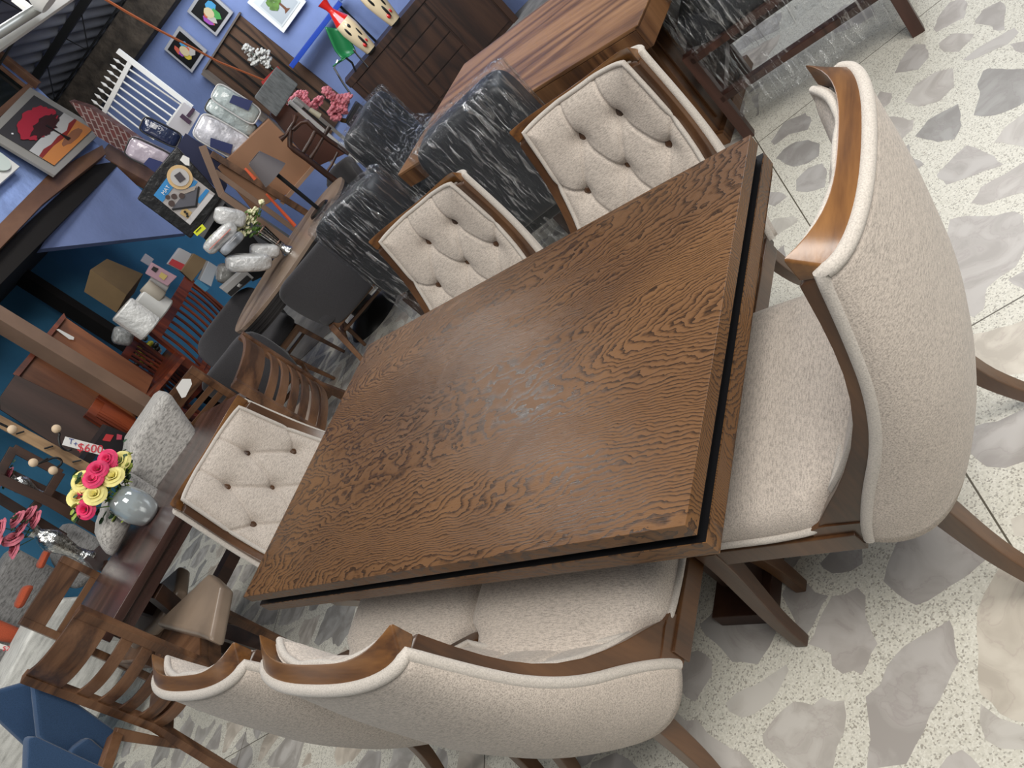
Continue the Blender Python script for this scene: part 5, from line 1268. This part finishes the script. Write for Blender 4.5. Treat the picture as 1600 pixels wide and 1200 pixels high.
# ------------------------------------------------------------------ film-wrapped chairs
def wrapped_chair(label, mid, rz, W=.46, ht=.98, th=.16, seat=True, scale=1, film_low=.30, tag_=None):
    t = thing('film_wrapped_chair', label, 'chair', (mid[0], mid[1], 0), rz, 'dining chairs wrapped in clear film')
    hw = W/2
    MB().ell((0, 0, (.45+ht)/2), (hw, th/2, (ht-.45)/2), None, 32, 20, .28).build('backrest', DKWRAP, t, smooth=60, local=True)
    MB().ell((0, .25, .44), (hw, .27, .07), None, 28, 12, .35).build('seat', DKWRAP, t, smooth=60, local=True)
    for sx in (-1, 1):
        for y0 in (-.02, .46): MB().bar([(sx*(hw-.04), y0, .42), (sx*(hw-.03), y0, 0)], .045, .045, side=(1,0,0)).build('leg', DWOOD, t, local=True)
    rnd = random.Random(int(mid[0]*100))
    def fl(u, v):
        a = 2*pi*u; z = film_low+(ht+.012-film_low)*min(1, v*1.12)
        kk = 1-(max(0, v-.89)/.11)**1 if v > .89 else 1
        fx = math.copysign(abs(cos(a))**.35, cos(a)); fy = math.copysign(abs(sin(a))**.35, sin(a))
        front = .52 if z < .50 else .52-(z-.50)*1.6
        front = max(front, th/2+.014)
        y = fy*(th/2+.014) if fy < 0 else fy*front
        j = .006*sin(a*17+z*23)+.004*sin(a*31-z*57)
        return Vector((fx*(hw+.014)*kk*(1+j), y*kk*(1+j*2)+j, z))
    MB().grid(fl, 72, 40).build('stretch_film', FILM, t, smooth=80, local=True)
    return t
wrapped_chair('film-wrapped dark seat at the near long side of the walnut table, largest', (1.40, .47), RAD(-76), .50, 1.0, .20)
wrapped_chair('film-wrapped dark seat left of it, behind the second facing beige chair', (1.44, 1.36), RAD(-84), .48, 1.0, .18)
wrapped_chair('film-wrapped dark seat beyond, in front of the dark sideboard', (2.70, 2.06), RAD(186), .54, 1.02, .20)
# chair in loose film at upper right
def loose_chair():
    t = thing('film_draped_chair', 'dark brown wooden chair draped in loose clear film, top right', 'chair', (2.2, -.6, 0))
    LW = wood('very_dark_brown_leg', (.065,.028,.02), (.045,.019,.013), (.025,.011,.008), axis='Z', scale=9, rough=.35)
    def bar(P, w=.045): MB().bar([Vector(p) for p in P], w, w).build('frame_bar', LW, t, bevel=.003)
    f1 = at(1172,212,0); f2 = at(1435,50,0)
    A = (f1.x, f1.y, 0); B = (f2.x, f2.y, 0)
    zs = .46
    d = (f2-f1); dn = d.normalized(); n = Vector((-dn.y, dn.x, 0));
    if n.x < 0: n = -n
    C = f1+n*.48; Dd = f2+n*.48
    for p in (f1, f2, C, Dd): MB().bar([(p.x, p.y, 0), (p.x, p.y, zs)], .045, .045, side=dn).build('leg', LW, t, bevel=.003)
    for a, b in ((f1,f2),(C,Dd),(f1,C),(f2,Dd)):
        for z in (.43,.22): MB().bar([(a.x,a.y,z),(b.x,b.y,z)], .03, .045).build('rail', LW, t, bevel=.003)
    c = (f1+f2+C+Dd)/4; rz = math.atan2(dn.y, dn.x)
    MB().ell((c.x, c.y, .50), (d.length/2, .25, .07), Matrix.Rotation(rz, 3, 'Z'), 28, 12, .35).build('seat', DKWRAP, t, smooth=60)
    cb = C.lerp(f1, .0); c1 = C+n*.0
    MB().ell(((C.x+f1.x)/2+dn.x*.17, (C.y+f1.y)/2+dn.y*.17, .74), (.25, .05, .24), Matrix.Rotation(rz+pi/2, 3, 'Z'), 28, 14, .4).build('backrest', DKWRAP, t, smooth=60)
    L = d.length/2
    def fl(u, v):
        a = 2*pi*u; fx = math.copysign(abs(cos(a))**.4, cos(a)); fy = math.copysign(abs(sin(a))**.4, sin(a))
        z = .10+.92*v; side = fx
        k = 1.0; top = 1-.62*max(0, (z-.5)/.5)*(1 if fx > -.2 else .0)
        j = .012*sin(a*9+z*13)+.006*sin(a*23-z*31)
        x = fx*(L+.03)*(top if fx > 0 else 1)+j; y = fy*(.27)+j
        if v > .93: x = x*(1-(v-.93)*8) if fx > 0 else x
        p = Vector((c.x, c.y, z))+dn*x+n*y
        return p
    MB().grid(fl, 72, 36).build('loose_film', FILM, t, smooth=80)
loose_chair()

# ------------------------------------------------------------------ blue armchair, lower left
t = thing('blue_armchair', 'navy blue upholstered armchair with wooden legs in the bottom left corner', 'armchair', (-.88, 2.1, 0))
def bslab(pix, zs, D, az, th, name, bev=.02):
    return slab(pix, D, az, th, name, BLUEF, t, bevel=bev, smooth=60)
BP = lambda x, y, z: at(x, y, z)
slab([(50,1058),(66,1060),(182,1140),(170,1200),(110,1215),(60,1150)], 3.45, -2, .06, 'outer_back', BLUEF, t, bevel=.02)
slab([(-30,1085),(50,1062),(170,1145),(120,1215),(60,1205),(45,1170),(-30,1100)], 3.56, -2, .05, 'inner_back', BLUEF, t, bevel=.02)
slab([(44,1152),(58,1150),(175,1205),(160,1260),(40,1260)], 3.2, -2, .08, 'arm', BLUEF, t, bevel=.03)
slab([(110,1172),(140,1150),(175,1180),(160,1215),(115,1210)], 3.40, -2, .2, 'seat', BLUEF, t, bevel=.02)
MB().bar([F(178,1146,3.42,-2), F(313,1170,3.42,-2)], .045, .045, taper=[1,.5]).build('leg', MIDW, t, bevel=.004)
MB().bar([F(180,1150,3.40,-2), F(155,1225,3.30,-2)], .04, .05).build('base_rail', MIDW, t, bevel=.004)
